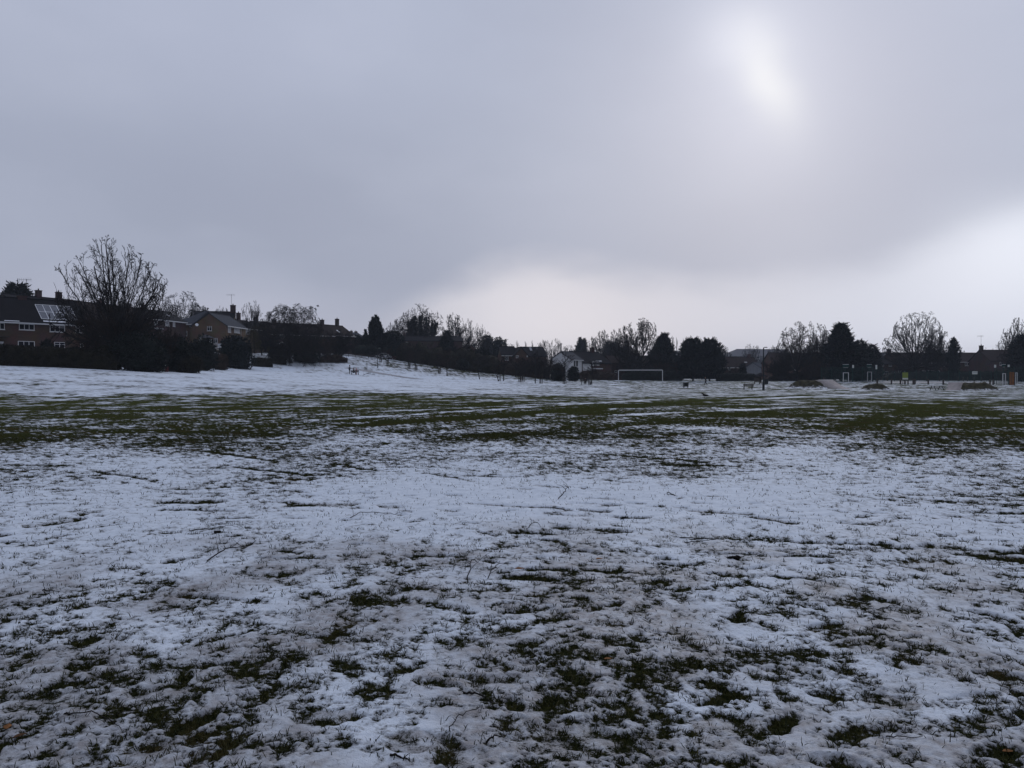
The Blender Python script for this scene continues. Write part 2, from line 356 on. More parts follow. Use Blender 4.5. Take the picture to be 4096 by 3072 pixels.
class MB:
    def __init__(s): s.v = []; s.f = []
    def add(s, vs, fs):
        b = len(s.v); s.v += [tuple(v) for v in vs]; s.f += [tuple(b + i for i in f) for f in fs]; return s
    def box(s, x0, x1, y0, y1, z0, z1):
        return s.add([(x0,y0,z0),(x1,y0,z0),(x1,y1,z0),(x0,y1,z0),(x0,y0,z1),(x1,y0,z1),(x1,y1,z1),(x0,y1,z1)],
                     [(0,3,2,1),(4,5,6,7),(0,1,5,4),(1,2,6,5),(2,3,7,6),(3,0,4,7)])
    def tube(s, p0, p1, r0, r1=None, n=8, cap=True):
        r1 = r0 if r1 is None else r1; p0 = Vector(p0); p1 = Vector(p1); d = (p1 - p0).normalized()
        a = d.orthogonal().normalized(); b = d.cross(a); vs = []
        for p, r in ((p0, r0), (p1, r1)):
            for i in range(n):
                t = 2 * math.pi * i / n; vs.append(p + (a * math.cos(t) + b * math.sin(t)) * r)
        fs = [(i, (i + 1) % n, n + (i + 1) % n, n + i) for i in range(n)]
        if cap: fs += [tuple(range(n - 1, -1, -1)), tuple(range(n, 2 * n))]
        return s.add(vs, fs)
    def path(s, pts, rs, n=5):
        for i in range(len(pts) - 1): s.tube(pts[i], pts[i + 1], rs[i], rs[i + 1], n)
        return s
    def prism(s, prof, f0, f1):   # profile points placed by two functions into start and end loops
        n = len(prof); vs = [f0(*p) for p in prof] + [f1(*p) for p in prof]
        return s.add(vs, [(i, (i + 1) % n, n + (i + 1) % n, n + i) for i in range(n)] + [tuple(range(n - 1, -1, -1)), tuple(range(n, 2 * n))])
    def ball(s, c, rx, ry, rz, nu=10, nv=7):
        vs = [(c[0], c[1], c[2] - rz)]
        for j in range(1, nv):
            t = math.pi * j / nv
            for i in range(nu):
                a = 2 * math.pi * i / nu; vs.append((c[0] + rx * math.sin(t) * math.cos(a), c[1] + ry * math.sin(t) * math.sin(a), c[2] - rz * math.cos(t)))
        vs.append((c[0], c[1], c[2] + rz)); fs = []
        for i in range(nu): fs.append((0, 1 + (i + 1) % nu, 1 + i)); fs.append((len(vs) - 1, 1 + (nv - 2) * nu + i, 1 + (nv - 2) * nu + (i + 1) % nu))
        for j in range(nv - 2):
            for i in range(nu): fs.append((1 + j * nu + i, 1 + j * nu + (i + 1) % nu, 1 + (j + 1) * nu + (i + 1) % nu, 1 + (j + 1) * nu + i))
        return s.add(vs, fs)
    def build(s, name, m, parent=None, smooth=False, bevel=0, **k):
        me = bpy.data.meshes.new(name); me.from_pydata(s.v, [], s.f); me.validate(); me.update()
        if smooth: me.polygons.foreach_set('use_smooth', np.ones(len(me.polygons), bool))
        o = link(name, me, m, parent, **k)
        if bevel:
            b = o.modifiers.new('bevel', 'BEVEL'); b.width = bevel; b.segments = 2; b.limit_method = 'ANGLE'
        return o

# ------------------------------------------------------------------ ground
def build_ground():
    th = np.concatenate([np.linspace(-math.pi, -1.02, 26)[:-1], np.arange(-1.02, 1.02, .0021), np.linspace(1.02, math.pi, 26)])
    r = [0.02, .3, .8, 1.4, 2.0, 2.4]
    while r[-1] < 1500:
        D = r[-1]; r.append(D + min(max(.55 * D * D / 1260, .004), D * (.011 if D < 260 else .06)))
    r = np.array(r); T, Rr = np.meshgrid(th, r)
    x = (Rr * np.sin(T)).ravel(); y = (Rr * np.cos(T)).ravel()
    # base height on a coarser grid in r, theta to keep it quick
    thc = np.linspace(-math.pi, math.pi, 361); rc = np.concatenate([[0], np.geomspace(1, 1500, 160)])
    Tc, Rc = np.meshgrid(thc, rc); zc = ground_np(Rc * np.sin(Tc), Rc * np.cos(Tc))
    fi = np.interp(Rr.ravel(), rc, np.arange(len(rc))); fj = (T.ravel() + math.pi) / (2 * math.pi) * 360
    i0 = np.clip(fi.astype(int), 0, len(rc) - 2); j0 = np.clip(fj.astype(int), 0, 359); a = fi - i0; b = fj - j0
    z = (zc[i0, j0] * (1 - a) * (1 - b) + zc[i0 + 1, j0] * a * (1 - b) + zc[i0, j0 + 1] * (1 - a) * b + zc[i0 + 1, j0 + 1] * a * b)
    c, dent, slush = field(x, y); D = np.hypot(x, y)
    f = sstep(14, 45, D)
    depth = .013 * sstep(-.15, .5, c) * (1 - .5 * f)
    bumps = (.006 * vnoise(x * 5, y * 5, 101) + .004 * vnoise(x * 14, y * 14, 102) + .003 * vnoise(x * 34, y * 34, 103)) * sstep(0, .5, c) * (1 - f)
    bumps += .02 * vnoise(x * 1.1, y * 1.1, 104) * (1 - f) + .01 * vnoise(x * .35, y * .35, 105)
    z = z + depth + bumps - .022 * np.clip(dent, 0, 1) * (1 - f)
    nr, nc = Rr.shape
    idx = np.arange(nr * nc).reshape(nr, nc)
    q = np.stack([idx[:-1, :-1], idx[1:, :-1], idx[1:, 1:], idx[:-1, 1:]], -1).reshape(-1, 4)
    me = mesh_np('ground', np.stack([x, y, z], 1), q[:, ::-1], True)
    for nm, v in (('cover', c), ('slush', slush), ('rough', sstep(10, 50, D) * (1 - .62 * sstep(14, -12, x) * sstep(62, 72, D)))):
        at = me.attributes.new(nm, 'FLOAT', 'POINT'); at.data.foreach_set('value', v.astype(np.float32))
    link('ground', me, M['ground'], kind='structure')
    print('ground verts', len(x))
build_ground()
def surf(x, y):
    """height of the top of the ground, snow included"""
    x = np.atleast_1d(np.asarray(x, float)); y = np.atleast_1d(np.asarray(y, float)); c, d, s = field(x, y); D = np.hypot(x, y); f = sstep(14, 45, D)
    return ground_np(x, y) + .013 * sstep(-.15, .5, c) * (1 - .5 * f) + .02 * vnoise(x * 1.1, y * 1.1, 104) * (1 - f) + .01 * vnoise(x * .35, y * .35, 105) - .022 * np.clip(d, 0, 1) * (1 - f)

def build_grass():
    g = np.random.default_rng(5); Vs = []
    for d0, d1, n, wmul in ((2.6, 5, 130000, 1.1), (5, 9, 210000, 1.3), (9, 15, 220000, 1.6), (15, 24, 170000, 2.0), (24, 48, 110000, 2.6)):
        d = np.sqrt(g.uniform(d0 * d0, d1 * d1, n)); t = g.uniform(-.72, .72, n); x = d * np.sin(t); y = d * np.cos(t)
        cl = vnoise(x * 11, y * 11, 301) + .6 * vnoise(x * 3.5, y * 3.5, 302)   # blades stand in tufts
        c, dent, sl = field(x, y)
        p = np.where(c < .02, .55, np.where(c < .4, .30, .11)) * np.where(c < .02, 1, sstep(.05, .65, cl)) + .004
        p = p * np.where(c < .02, 1, 1.5)
        k = g.random(n) < p; x, y, c = x[k], y[k], c[k]; m = len(x)
        z = surf(x, y); L = g.uniform(.018, .060, m) * np.where(c < .1, 1.0, .8) * (1 + .25 * (wmul - 1)); W = g.uniform(.0012, .0026, m) * wmul
        a = g.uniform(0, 6.283, m); lean = g.uniform(.35, 1.4, m)
        dx, dy, dz = np.cos(a) * np.sin(lean), np.sin(a) * np.sin(lean), np.cos(lean)
        b = g.uniform(0, 6.283, m); sx, sy = np.cos(b) * W, np.sin(b) * W; z0 = z - .006
        mid = np.stack([x + dx * L * .5, y + dy * L * .5, z + dz * L * .6], 1)
        tip = np.stack([x + dx * L * 1.1, y + dy * L * 1.1, z + dz * L * .85], 1)
        s = np.stack([sx, sy, 0 * sx], 1); base = np.stack([x, y, z0], 1)
        Vs.append(np.stack([base - s, base + s, mid + s * .8, mid - s * .8, tip], 1))
    V = np.concatenate(Vs); n = len(V); o = np.arange(n)[:, None] * 5
    tri = np.concatenate([o + np.array([[0, 1, 2]]), o + np.array([[0, 2, 3]]), o + np.array([[3, 2, 4]])])
    link('grass', mesh_np('grass', V.reshape(-1, 3), tri), M['grass'], kind='stuff', label='short dark grass blades poking through the thin snow', cat='grass')
    print('blades', n)
build_grass()
# ------------------------------------------------------------------ vegetation
def seg_mesh(name, segs, n=3):
    a = np.asarray(segs, float); p0, p1, r0, r1 = a[:, 0:3], a[:, 3:6], a[:, 6], a[:, 7]
    d = p1 - p0; d /= np.linalg.norm(d, axis=1, keepdims=True) + 1e-9
    ref = np.where(np.abs(d[:, 2:3]) < .9, np.array([[0, 0, 1.]]), np.array([[1., 0, 0]]))
    u = np.cross(d, ref); u /= np.linalg.norm(u, axis=1, keepdims=True); w = np.cross(d, u)
    V = np.empty((len(a), 2 * n, 3))
    for i in range(n):
        t = 2 * math.pi * i / n; o = u * math.cos(t) + w * math.sin(t)
        V[:, i] = p0 + o * r0[:, None]; V[:, n + i] = p1 + o * r1[:, None]
    fs = np.array([(i, (i + 1) % n, n + (i + 1) % n, n + i) for i in range(n)])
    Fq = (np.arange(len(a))[:, None, None] * 2 * n + fs[None]).reshape(-1, 4)
    return mesh_np(name, V.reshape(-1, 3), Fq)

def grow(seed, o):
    """recursive branch skeleton in a unit-free space; returns [(level, p0, p1, r0, r1)]"""
    rd = random.Random(seed); out = []; U = rd.uniform; g = rd.gauss
    lv = o['levels']
    def branch(p, d, L, r, k):
        n = 5 if k == 0 else (4 if k < lv - 1 else 3)
        sl = L / n; pts = []
        for i in range(n):
            j = o['wig'] * (.5 if k == 0 else 1)
            up = o['up'] if k < lv - 1 else o['tip']
            j = j * (.35 if k == 0 else 1); d = (d[0] + g(0, j), d[1] + g(0, j), d[2] + g(0, j) + up * (0 if k == 0 else 1))
            q = math.sqrt(d[0]**2 + d[1]**2 + d[2]**2); d = (d[0]/q, d[1]/q, d[2]/q)
            p2 = (p[0] + d[0]*sl, p[1] + d[1]*sl, p[2] + d[2]*sl)
            r0 = r * (1 - .62 * i / n); r1 = r * (1 - .62 * (i + 1) / n)
            out.append((k, p, p2, r0, r1)); pts.append((p2, d, r1, (i + 1) / n)); p = p2
        if k >= lv: return
        nk = o['kids'][min(k, len(o['kids']) - 1)]
        for c in range(nk):
            f = o['start'] + (1 - o['start']) * (c + U(0, 1)) / nk if k == 0 else .18 + .82 * (c + U(0, 1)) / nk
            i = min(n - 1, int(f * n)); q, dd, rr, _ = pts[i]
            if i > 0:
                q0 = pts[i - 1][0]; m = f * n - i; q = tuple(q0[a] + (q[a] - q0[a]) * m for a in range(3))
            ang = R(U(*o['ang'])) * (1.0 if f < .9 else .5); az = U(0, 2 * math.pi)
            dv = Vector(dd); s = dv.orthogonal().normalized(); t = dv.cross(s)
            nd = dv * math.cos(ang) + (s * math.cos(az) + t * math.sin(az)) * math.sin(ang)
            fl = (1.15 - .5 * f) if k == 0 else (1.05 - .45 * f)
            branch(q, tuple(nd), L * o['len'] * fl * U(.75, 1.2) * (o['first'] if k == 0 else 1), min(rr * .8, r * o['thin']), k + 1)
    if o.get('bole'):
        b = o['bole']; q = (0, 0, 0); d = (o['lean'], 0, 1)
        for i in range(4):
            q2 = (q[0] + d[0] * b / 4 + g(0, .006), q[1] + g(0, .006), q[2] + b / 4); out.append((0, q, q2, 1 - .08 * i, 1 - .08 * (i + 1))); q = q2
        n = o['stems']
        for s in range(n):
            a = 2.399 * s + U(-.4, .4); t = R(o['splay']) * math.sqrt((s + .5) / n) * U(.8, 1.15)
            z = b * (U(.72, 1.0) if t > .9 else U(.8, 1.35)); branch((0, 0, z), (math.sin(t) * math.cos(a), math.sin(t) * math.sin(a) * .9, math.cos(t)), (1 - b) * U(.82, 1.02) * (.80 + .20 * math.cos(t)), .40 * U(.5, 1) * min(1, (14 / n) ** .5), 1)
    elif o['stems'] == 1:
        branch((0, 0, 0), (o['lean'], 0, 1), 1.0, 1.0, 0)
    else:
        for s in range(o['stems']):
            a = U(0, 6.28); t = R(U(4, o['splay'])); branch((.03 * math.cos(a), .03 * math.sin(a), 0), (math.sin(t) * math.cos(a), math.sin(t) * math.sin(a), math.cos(t)), U(.7, 1.0), .7, 0)
    return out

BASE = dict(levels=4, kids=(11, 7, 6, 5), len=.58, first=.95, ang=(22, 50), wig=.08, up=.07, tip=.04, thin=.58, start=.35, stems=1, lean=0.0, splay=30)
STYLE = {
 'round': dict(bole=.20, stems=34, splay=88, kids=(9, 9, 7, 4), len=.42, ang=(22, 52), up=.004, tip=.005, wig=.07),
 'vase': dict(bole=.14, stems=34, splay=76, kids=(9, 9, 7, 4), len=.40, ang=(18, 46), up=.006, tip=.01, wig=.05),
 'oak': dict(bole=.24, stems=20, splay=90, kids=(8, 11, 8, 5), len=.46, wig=.12, ang=(28, 62), up=.006, tip=.0),
 'small': dict(levels=3, bole=.2, stems=22, splay=88, kids=(9, 11, 7), len=.45, ang=(24, 54), up=.01),
 'young': dict(levels=3, kids=(13, 6, 4), start=.30, ang=(22, 42), len=.45, up=.08),
 'birch': dict(bole=.18, stems=22, splay=88, kids=(9, 11, 8, 5), len=.44, ang=(22, 54), up=.01, tip=-.15, wig=.07),
 'poplar': dict(levels=3, kids=(30, 7, 4), start=.10, ang=(10, 22), len=.30, up=.14),
 'weep': dict(bole=.26, stems=16, splay=95, kids=(8, 11, 9, 5), len=.56, wig=.14, ang=(28, 65), up=.0, tip=-.10),
 'thicket': dict(levels=3, stems=16, kids=(9, 7, 5), start=.12, ang=(18, 45), splay=46, len=.50, up=.05),
 'brush': dict(levels=3, stems=10, kids=(9, 6, 4), start=.15, ang=(15, 40), splay=30, len=.42, up=.08),
}
TREES = []
def bare_tree(px, top, wpx, D, style, label, seed, name='bare_tree', base=None, r=None, twig='twig', tr=.014, group=None, cat='tree', kids=None, y0=None):
    o = dict(BASE); o.update(STYLE[style])
    if kids: o['kids'] = kids
    x = X(px, D); zb = (Zp(base, D) if base else G(x, D)) - .1; H = Zp(top, D) - zb; W = wpx / F * D * (1.14 if o.get('bole') else 1)
    sk = grow(seed, o)
    pts = np.array([s[2] for s in sk])
    lo, hi = np.percentile(pts[:, 0], 1.0), np.percentile(pts[:, 0], 99.0); lo2, hi2 = np.percentile(pts[:, 1], 1), np.percentile(pts[:, 1], 99)
    sx = W / (hi - lo); sz = H / np.percentile(pts[:, 2], 99.7); sy = min(W, W * .8 + 2) / (hi2 - lo2)
    ox = (lo + hi) / 2
    r = (r or max(.06, H * .019)) * .8; trunk, crown = [], []
    dome = bool(o.get('bole')); ph = random.Random(seed + 5); ph = [ph.uniform(0, 6.28) for _ in range(4)]
    if dome:
        lo, hi = np.percentile(pts[:, 0], 3.5), np.percentile(pts[:, 0], 96.5); sx = W / (hi - lo); lo2, hi2 = np.percentile(pts[:, 1], 3.5), np.percentile(pts[:, 1], 96.5)
        sy = min(W, W * .8 + 2) / (hi2 - lo2); sz = H / np.percentile(pts[:, 2], 98.0); ox = (lo + hi) / 2; zc = H * .42; A = W / 2; B = sy * (hi2 - lo2) / 2; C1 = H - zc; C2 = zc * .75
    def f(t):
        q = ((t[0] - ox * min(1, t[2] / .5)) * sx, t[1] * sy, t[2] * sz)
        if dome:
            c = C1 if q[2] > zc else C2; v = (q[0] / A, q[1] / B, (q[2] - zc) / c); th = math.atan2(v[2], v[0])
            e = math.sqrt(v[0]**2 + v[1]**2 + v[2]**2) / (1 + .06 * math.sin(3 * th + ph[0]) + .05 * math.sin(7 * th + ph[1]) + .03 * math.sin(13 * th + ph[2] + 4 * v[1]))
            if e > .80:
                k = (.80 + .27 * (1 - math.exp(-(e - .80) / .27))) / e; wz = min(1, max(0, (q[2] / zc - .1) / .5)); k = 1 + (k - 1) * wz * wz * (3 - 2 * wz); q = (q[0] * k, q[1] * k, zc + (q[2] - zc) * k)
        return q
    for k, p, q, r0, r1 in sk:
        w0 = max(r0 * r, tr); w1 = max(r1 * r, tr * .85); P_, Q_ = f(p), f(q)
        if abs(P_[0]-Q_[0]) + abs(P_[1]-Q_[1]) + abs(P_[2]-Q_[2]) < 1e-3: continue
        (trunk if k <= 1 else crown).append((*P_, *Q_, w0, w1))
    root = thing(name, label, cat, (x, D if y0 is None else y0, zb), 0, group)
    link('trunk', seg_mesh('trunk', trunk, 6), M['bark'], root); link('crown', seg_mesh('crown', crown, 3), M[twig], root)
    TREES.append(label); return root

def cards(P0, Dv, L, W, g):
    """leaf-sized triangles: base points, directions, lengths, widths"""
    n = len(P0); Dv = Dv / (np.linalg.norm(Dv, axis=1, keepdims=True) + 1e-9)
    rnd = g.normal(size=(n, 3)); s = np.cross(Dv, rnd); s /= np.linalg.norm(s, axis=1, keepdims=True) + 1e-9
    V = np.stack([P0 - s * W[:, None], P0 + s * W[:, None], P0 + Dv * L[:, None]], 1).reshape(-1, 3)
    return V, np.arange(3 * n).reshape(-1, 3)
def join(parts):
    Vs, Fs, b = [], [], 0
    for V, Fc in parts:
        if Fc.shape[1] == 4: Fc = np.concatenate([Fc[:, :3], Fc[:, [0, 2, 3]]])
        Vs.append(V); Fs.append(Fc + b); b += len(V)
    return np.concatenate(Vs), np.concatenate(Fs)
def lathe_core(rad, H, g, n=14, m=12, z0=0.0):
    V = []; ph = g.uniform(0, 6.28, 6)
    for j in range(m + 1):
        t = j / m
        for i in range(n):
            a = 2 * math.pi * i / n; k = 1 + .16 * math.sin(3 * a + ph[0] + 5 * t) + .10 * math.sin(7 * a + ph[1] - 9 * t)
            V.append((rad(t)[0] * k * math.cos(a), rad(t)[1] * k * math.sin(a), z0 + H * t))
    Fc = [(j * n + i, j * n + (i + 1) % n, (j + 1) * n + (i + 1) % n, (j + 1) * n + i) for j in range(m) for i in range(n)]
    return np.array(V), np.array(Fc)
PROF = {
 'cone': lambda t: (1 - t) ** .75 * 1.08 + .02 if t > .14 else .62 + t * 2.6, 'column': lambda t: min(1, .75 + t * 1.2) * (1 - t ** 2.6) + .04,
 'dome': lambda t: math.sqrt(max(0.02, 1 - (max(0, t - .25) / .76) ** 2)) * (.8 + min(t, .25) * .8), 'pine': lambda t: (1 - t) ** .5 * .9 + .06 if t > .2 else .5 + t * 1.6,
 'flame': lambda t: math.sin(math.pi * min(1, (t * .86 + .14))) ** .7 + .03}
def candle_pine(px, top, wpx, D, label, seed, base):
    g = np.random.default_rng(seed); x = X(px, D); zb = Zp(base, D) - .1; H = Zp(top, D) - zb; W = wpx / F * D / 2; parts = []
    for i in range(52):
        r = W * math.sqrt(g.random()) * (1.0 if i > 9 else .35); a = g.uniform(0, 6.28); cx, cy = r * math.cos(a), r * math.sin(a) * .9
        zt = H * (1.0 - .60 * (r / W) ** .95) * g.uniform(.88, 1.0); z0 = max(H * .08, zt - H * g.uniform(.30, .5)); w = W * g.uniform(.11, .19); n = 280
        t = g.random(n) ** .8; b = g.uniform(0, 6.28, n); rr = w * (1 - .85 * t ** 1.6) * g.uniform(.5, 1.1, n)
        P0 = np.stack([cx * (1 - .25 * (1 - t)) + np.cos(b) * rr, cy + np.sin(b) * rr, z0 + (zt - z0) * t], 1); L = g.uniform(.3, .62, n)
        parts.append(cards(P0, np.stack([np.cos(b) * .6, np.sin(b) * .6, np.full(n, 1.0)], 1) + g.normal(0, .35, (n, 3)), L, L * .34, g))
        V, Fc = lathe_core(lambda q: (w * .55 * (1 - .85 * q ** 1.5), w * .55 * (1 - .85 * q ** 1.5)), (zt - z0) * .95, g, 8, 7, z0); V[:, 0] += cx; V[:, 1] += cy; parts.append((V, Fc))
    V, Fc = lathe_core(lambda q: (W * .72 * (1 - q ** 1.1) + .1, W * .65 * (1 - q ** 1.1) + .1), H * .66, g, 12, 8, H * .03); parts.append((V, Fc))
    V, Fc = join(parts); root = thing('pine_tree', label, 'tree', (x, D, zb))
    MB().tube((0, 0, 0), (0, 0, H * .85), .32, .06, 8).build('trunk', M['bark'], root); link('crown', mesh_np('crown', V, Fc), M['ever_blue'], root)
def conifer(px, top, wpx, D, prof, label, seed, name='conifer_tree', m='ever_blue', base=None, n=5200, spike=1.0, group=None, dz=.9, tilt=.35, cat='tree', trunk_h=.06):
    g = np.random.default_rng(seed); x = X(px, D); zb = (Zp(base, D) if base else G(x, D)) - .1; H = Zp(top, D) - zb; W = wpx / F * D / 2
    z0 = H * trunk_h; Hc = (H - z0) * .97; pf = PROF[prof]; ph = g.uniform(0, 6.28, 8)
    core = lathe_core(lambda t: (W * .74 * pf(t), W * .68 * pf(t)), Hc * .93, g, z0=z0)
    t = g.random(n) ** 1.15; a = g.uniform(0, 6.283, n)
    lob = 1 + .17 * np.sin(3 * a + ph[0] + 4 * t) + .13 * np.sin(5 * a + ph[1] - 11 * t) + .10 * np.sin(9 * a + ph[2] + 23 * t) + .08 * np.sin(31 * t + ph[3] + 2 * a)
    rr = np.array([pf(v) for v in t]) * lob * g.uniform(.62, 1.0, n)
    n_ = n; P0 = np.stack([np.cos(a) * rr * W * 1.0, np.sin(a) * rr * W * .9, z0 + Hc * t * g.uniform(.97, 1.02, n)], 1)
    Dv = np.stack([np.cos(a), np.sin(a), np.full(n, tilt)], 1) + g.normal(0, .45, (n, 3))
    L = g.uniform(.5, 1.0, n) * (.055 * H + .25) * spike; Wd = L * g.uniform(.16, .3, n)
    parts = [core, cards(P0, Dv, L, Wd, g)]
    # long leading shoots that break the outline
    k = max(40, n // 40); t = g.random(k) ** .8; a = g.uniform(0, 6.283, k); r2 = np.array([pf(v) for v in t]) * W
    P1 = np.stack([np.cos(a) * r2 * .85, np.sin(a) * r2 * .8, z0 + Hc * t], 1); D1 = np.stack([np.cos(a), np.sin(a), np.full(k, tilt + .5)], 1) + g.normal(0, .25, (k, 3))
    for q in range(9):
        s = q / 9.0; Pq = P1 + D1 / np.linalg.norm(D1, axis=1, keepdims=True) * (s * (.06 * H + .5) * spike)
        parts.append(cards(Pq, D1 + g.normal(0, .7, (k, 3)), np.full(k, .035 * H + .14) * (1 - .5 * s), np.full(k, .012 * H + .05) * (1 - .6 * s), g))
    V, Fc = join(parts)
    root = thing(name, label, cat, (x, D, zb), 0, group)
    tk = MB().tube((0, 0, 0), (0, 0, H * .8), max(.1, H * .022), .04, 7).build('trunk', M['bark'], root)
    link('crown', mesh_np('crown', V, Fc), M[m], root); TREES.append(label); return root

def shrub(px, top, wpx, D, label, seed, base=None, m='ever', n=2600, depth=.8, name='evergreen_shrub', fuzz=1.0, group=None, cat='shrub', lobes=7):
    g = np.random.default_rng(seed); x = X(px, D); zb = (Zp(base, D) if base else G(x, D)) - .08; H = Zp(top, D) - zb; W = wpx / F * D / 2
    parts = []; lob = []
    for i in range(lobes):
        s = g.uniform(.42, .62); a = g.uniform(0, 6.28); q = g.uniform(.1, .55)
        lob.append((W * q * math.cos(a), W * depth * q * math.sin(a), H * g.uniform(.30, .62), W * s, W * s * depth, H * s * .75))
    lob.append((0, 0, H * .52, W * .62, W * .6 * depth, H * .48)); lob.append((0, 0, H * .22, W * .92, W * .8 * depth, H * .3))
    for cx, cy, cz, a, b, c in lob:
        cz = max(cz, c * .75); c = min(c, H - cz)
        bl = MB().ball((cx, cy, cz), a * .74, b * .74, c * .78, 12, 8); V = np.array(bl.v); Fc = [f if len(f) == 4 else (f[0], f[1], f[2], f[2]) for f in bl.f]
        V += .06 * W * np.stack([vnoise(V[:, 1] * 1.3 + i, V[:, 2] * 1.3, seed + i) for i in range(3)], 1)
        V[:, 2] = np.maximum(V[:, 2], 0); parts.append((V, np.array([f[:3] for f in Fc] + [(f[0], f[2], f[3]) for f in Fc if f[2] != f[3]])))
        k = int(n * 1.9) // len(lob); u = g.normal(size=(k, 3)); u /= np.linalg.norm(u, axis=1, keepdims=True)
        P0 = np.array([cx, cy, cz]) + u * np.array([a, b, c]) * g.uniform(.66, 1.10, (k, 1)); P0[:, 2] = np.maximum(P0[:, 2], .02)
        L = g.uniform(.14, .42, k) * fuzz * (.6 + H * .12); parts.append(cards(P0, u + g.normal(0, .6, (k, 3)) + np.array([0, 0, .35]), L, L * .3, g))
    V, Fc = join(parts); root = thing(name, label, cat, (x, D, zb), 0, group)
    sg = []
    for i in range(9):
        a = g.uniform(0, 6.28); sg.append((.08 * math.cos(a), .08 * math.sin(a), 0, W * .4 * math.cos(a), W * .3 * math.sin(a), H * .55, .05, .02))
    link('stem', seg_mesh('stem', sg, 5), M['bark'], root); link('foliage', mesh_np('foliage', V, Fc), M[m], root); return root

def hedge(pts, h, w, label, seed, m='hedge', name='hedge', dens=70, ragged=.12, top_pts=None, twigs=True, cat='hedge'):
    """pts: (px, D) along the foot of the hedge; h one height or one per point"""
    g = np.random.default_rng(seed); Q = [(X(a, d), d) for a, d in pts]; hs = h if isinstance(h, (list, tuple)) else [h] * len(Q)
    x0, y0 = Q[0]; z0 = G(x0, y0); V, Fc, P0s, N0s = [], [], [], []
    prof = [(-.5, 0.0), (-.52, .3), (-.5, .7), (-.4, .95), (-.15, 1.0), (.15, 1.0), (.4, .95), (.5, .7), (.52, .3), (.5, 0)]
    samp = []
    for i in range(len(Q) - 1):
        L = math.hypot(Q[i+1][0] - Q[i][0], Q[i+1][1] - Q[i][1]); n = max(2, int(L / .8))
        for j in range(n + (1 if i == len(Q) - 2 else 0)):
            t = j / n; samp.append((Q[i][0] + (Q[i+1][0] - Q[i][0]) * t, Q[i][1] + (Q[i+1][1] - Q[i][1]) * t, hs[i] + (hs[i+1] - hs[i]) * t, Q[i+1][0] - Q[i][0], Q[i+1][1] - Q[i][1], L))
    for sx, sy, sh, dx, dy, L in samp:
        nx, ny = -dy / L, dx / L; zg = G(sx, sy)
        for a, b in prof:
            k = 1 + ragged * g.normal() * .6; V.append((sx + nx * a * w * k * .9 - x0, sy + ny * a * w * k * .9 - y0, zg - z0 + b * sh * .93 * (1 + ragged * g.normal() * .35)))
    k = len(prof); NS = len(samp)
    if NS > 6:
        VV = np.array(V).reshape(NS, k, 3); 
        for i in range(NS):
            e_ = min(i, NS - 1 - i); s_ = min(1, .45 + .28 * e_) * (1 + ragged * .9 * vnoise(np.array([i * .37]), np.array([seed * 1.7]), seed)[0]); b0 = VV[i, 0, 2]
            VV[i, :, 2] = b0 + (VV[i, :, 2] - b0) * s_
        V = [tuple(v) for v in VV.reshape(-1, 3)]
    for i in range(len(samp) - 1):
        for j in range(k - 1): Fc.append((i * k + j, (i + 1) * k + j, (i + 1) * k + j + 1, i * k + j + 1))
    e = (len(samp) - 1) * k
    V = np.array(V); quads = np.array(Fc)
    caps = np.array([(0, j + 1, j) for j in range(1, k - 1)] + [(e, e + j, e + j + 1) for j in range(1, k - 1)])
    tri = np.concatenate([quads[:, :3], quads[:, [0, 2, 3]], caps])
    # leaf cards over the surface
    A, B, C = V[tri[:, 0]], V[tri[:, 1]], V[tri[:, 2]]; nr = np.cross(B - A, C - A); ar = np.linalg.norm(nr, axis=1) / 2
    cnt = g.poisson(ar * dens); ii = np.repeat(np.arange(len(tri)), cnt); u, v = g.random(len(ii)), g.random(len(ii)); f = u + v > 1; u[f], v[f] = 1 - u[f], 1 - v[f]
    P0 = A[ii] + (B[ii] - A[ii]) * u[:, None] + (C[ii] - A[ii]) * v[:, None]; N0 = nr[ii] / (2 * ar[ii][:, None] + 1e-9)
    N0 *= np.where((N0[:, 2:3] < -.2), -1, 1)
    Ln = g.uniform(.12, .3, len(ii)) * (1 + ragged)
    cen = np.array([(s[0] - x0, s[1] - y0) for s in samp]); out = P0[:, :2] - cen[np.clip(tri[ii, 0] // k, 0, len(samp) - 1)]
    Dv = np.concatenate([out / (np.linalg.norm(out, axis=1, keepdims=True) + .3), np.full((len(ii), 1), .55)], 1) + g.normal(0, .55, (len(ii), 3))
    Vv, Ff = join([(V, tri), cards(P0, Dv, Ln, Ln * .28, g)])
    root = thing(name, label, cat, (x0, y0, z0)); link('foliage', mesh_np('foliage', Vv, Ff), M[m], root)
    if twigs:
        sg = []
        for s in samp:
            for q in range(5):
                bx, by = s[0] - x0 + g.normal(0, .25), s[1] - y0 + g.normal(0, w * .2); zz = G(s[0], s[1]) - z0
                sg.append((bx, by, zz, bx + g.normal(0, .22), by + g.normal(0, .2), zz + s[2] * g.uniform(.8, 1.18), .03, .008))
        link('stem', seg_mesh('stem', sg, 4), M['twig'], root)
    return root
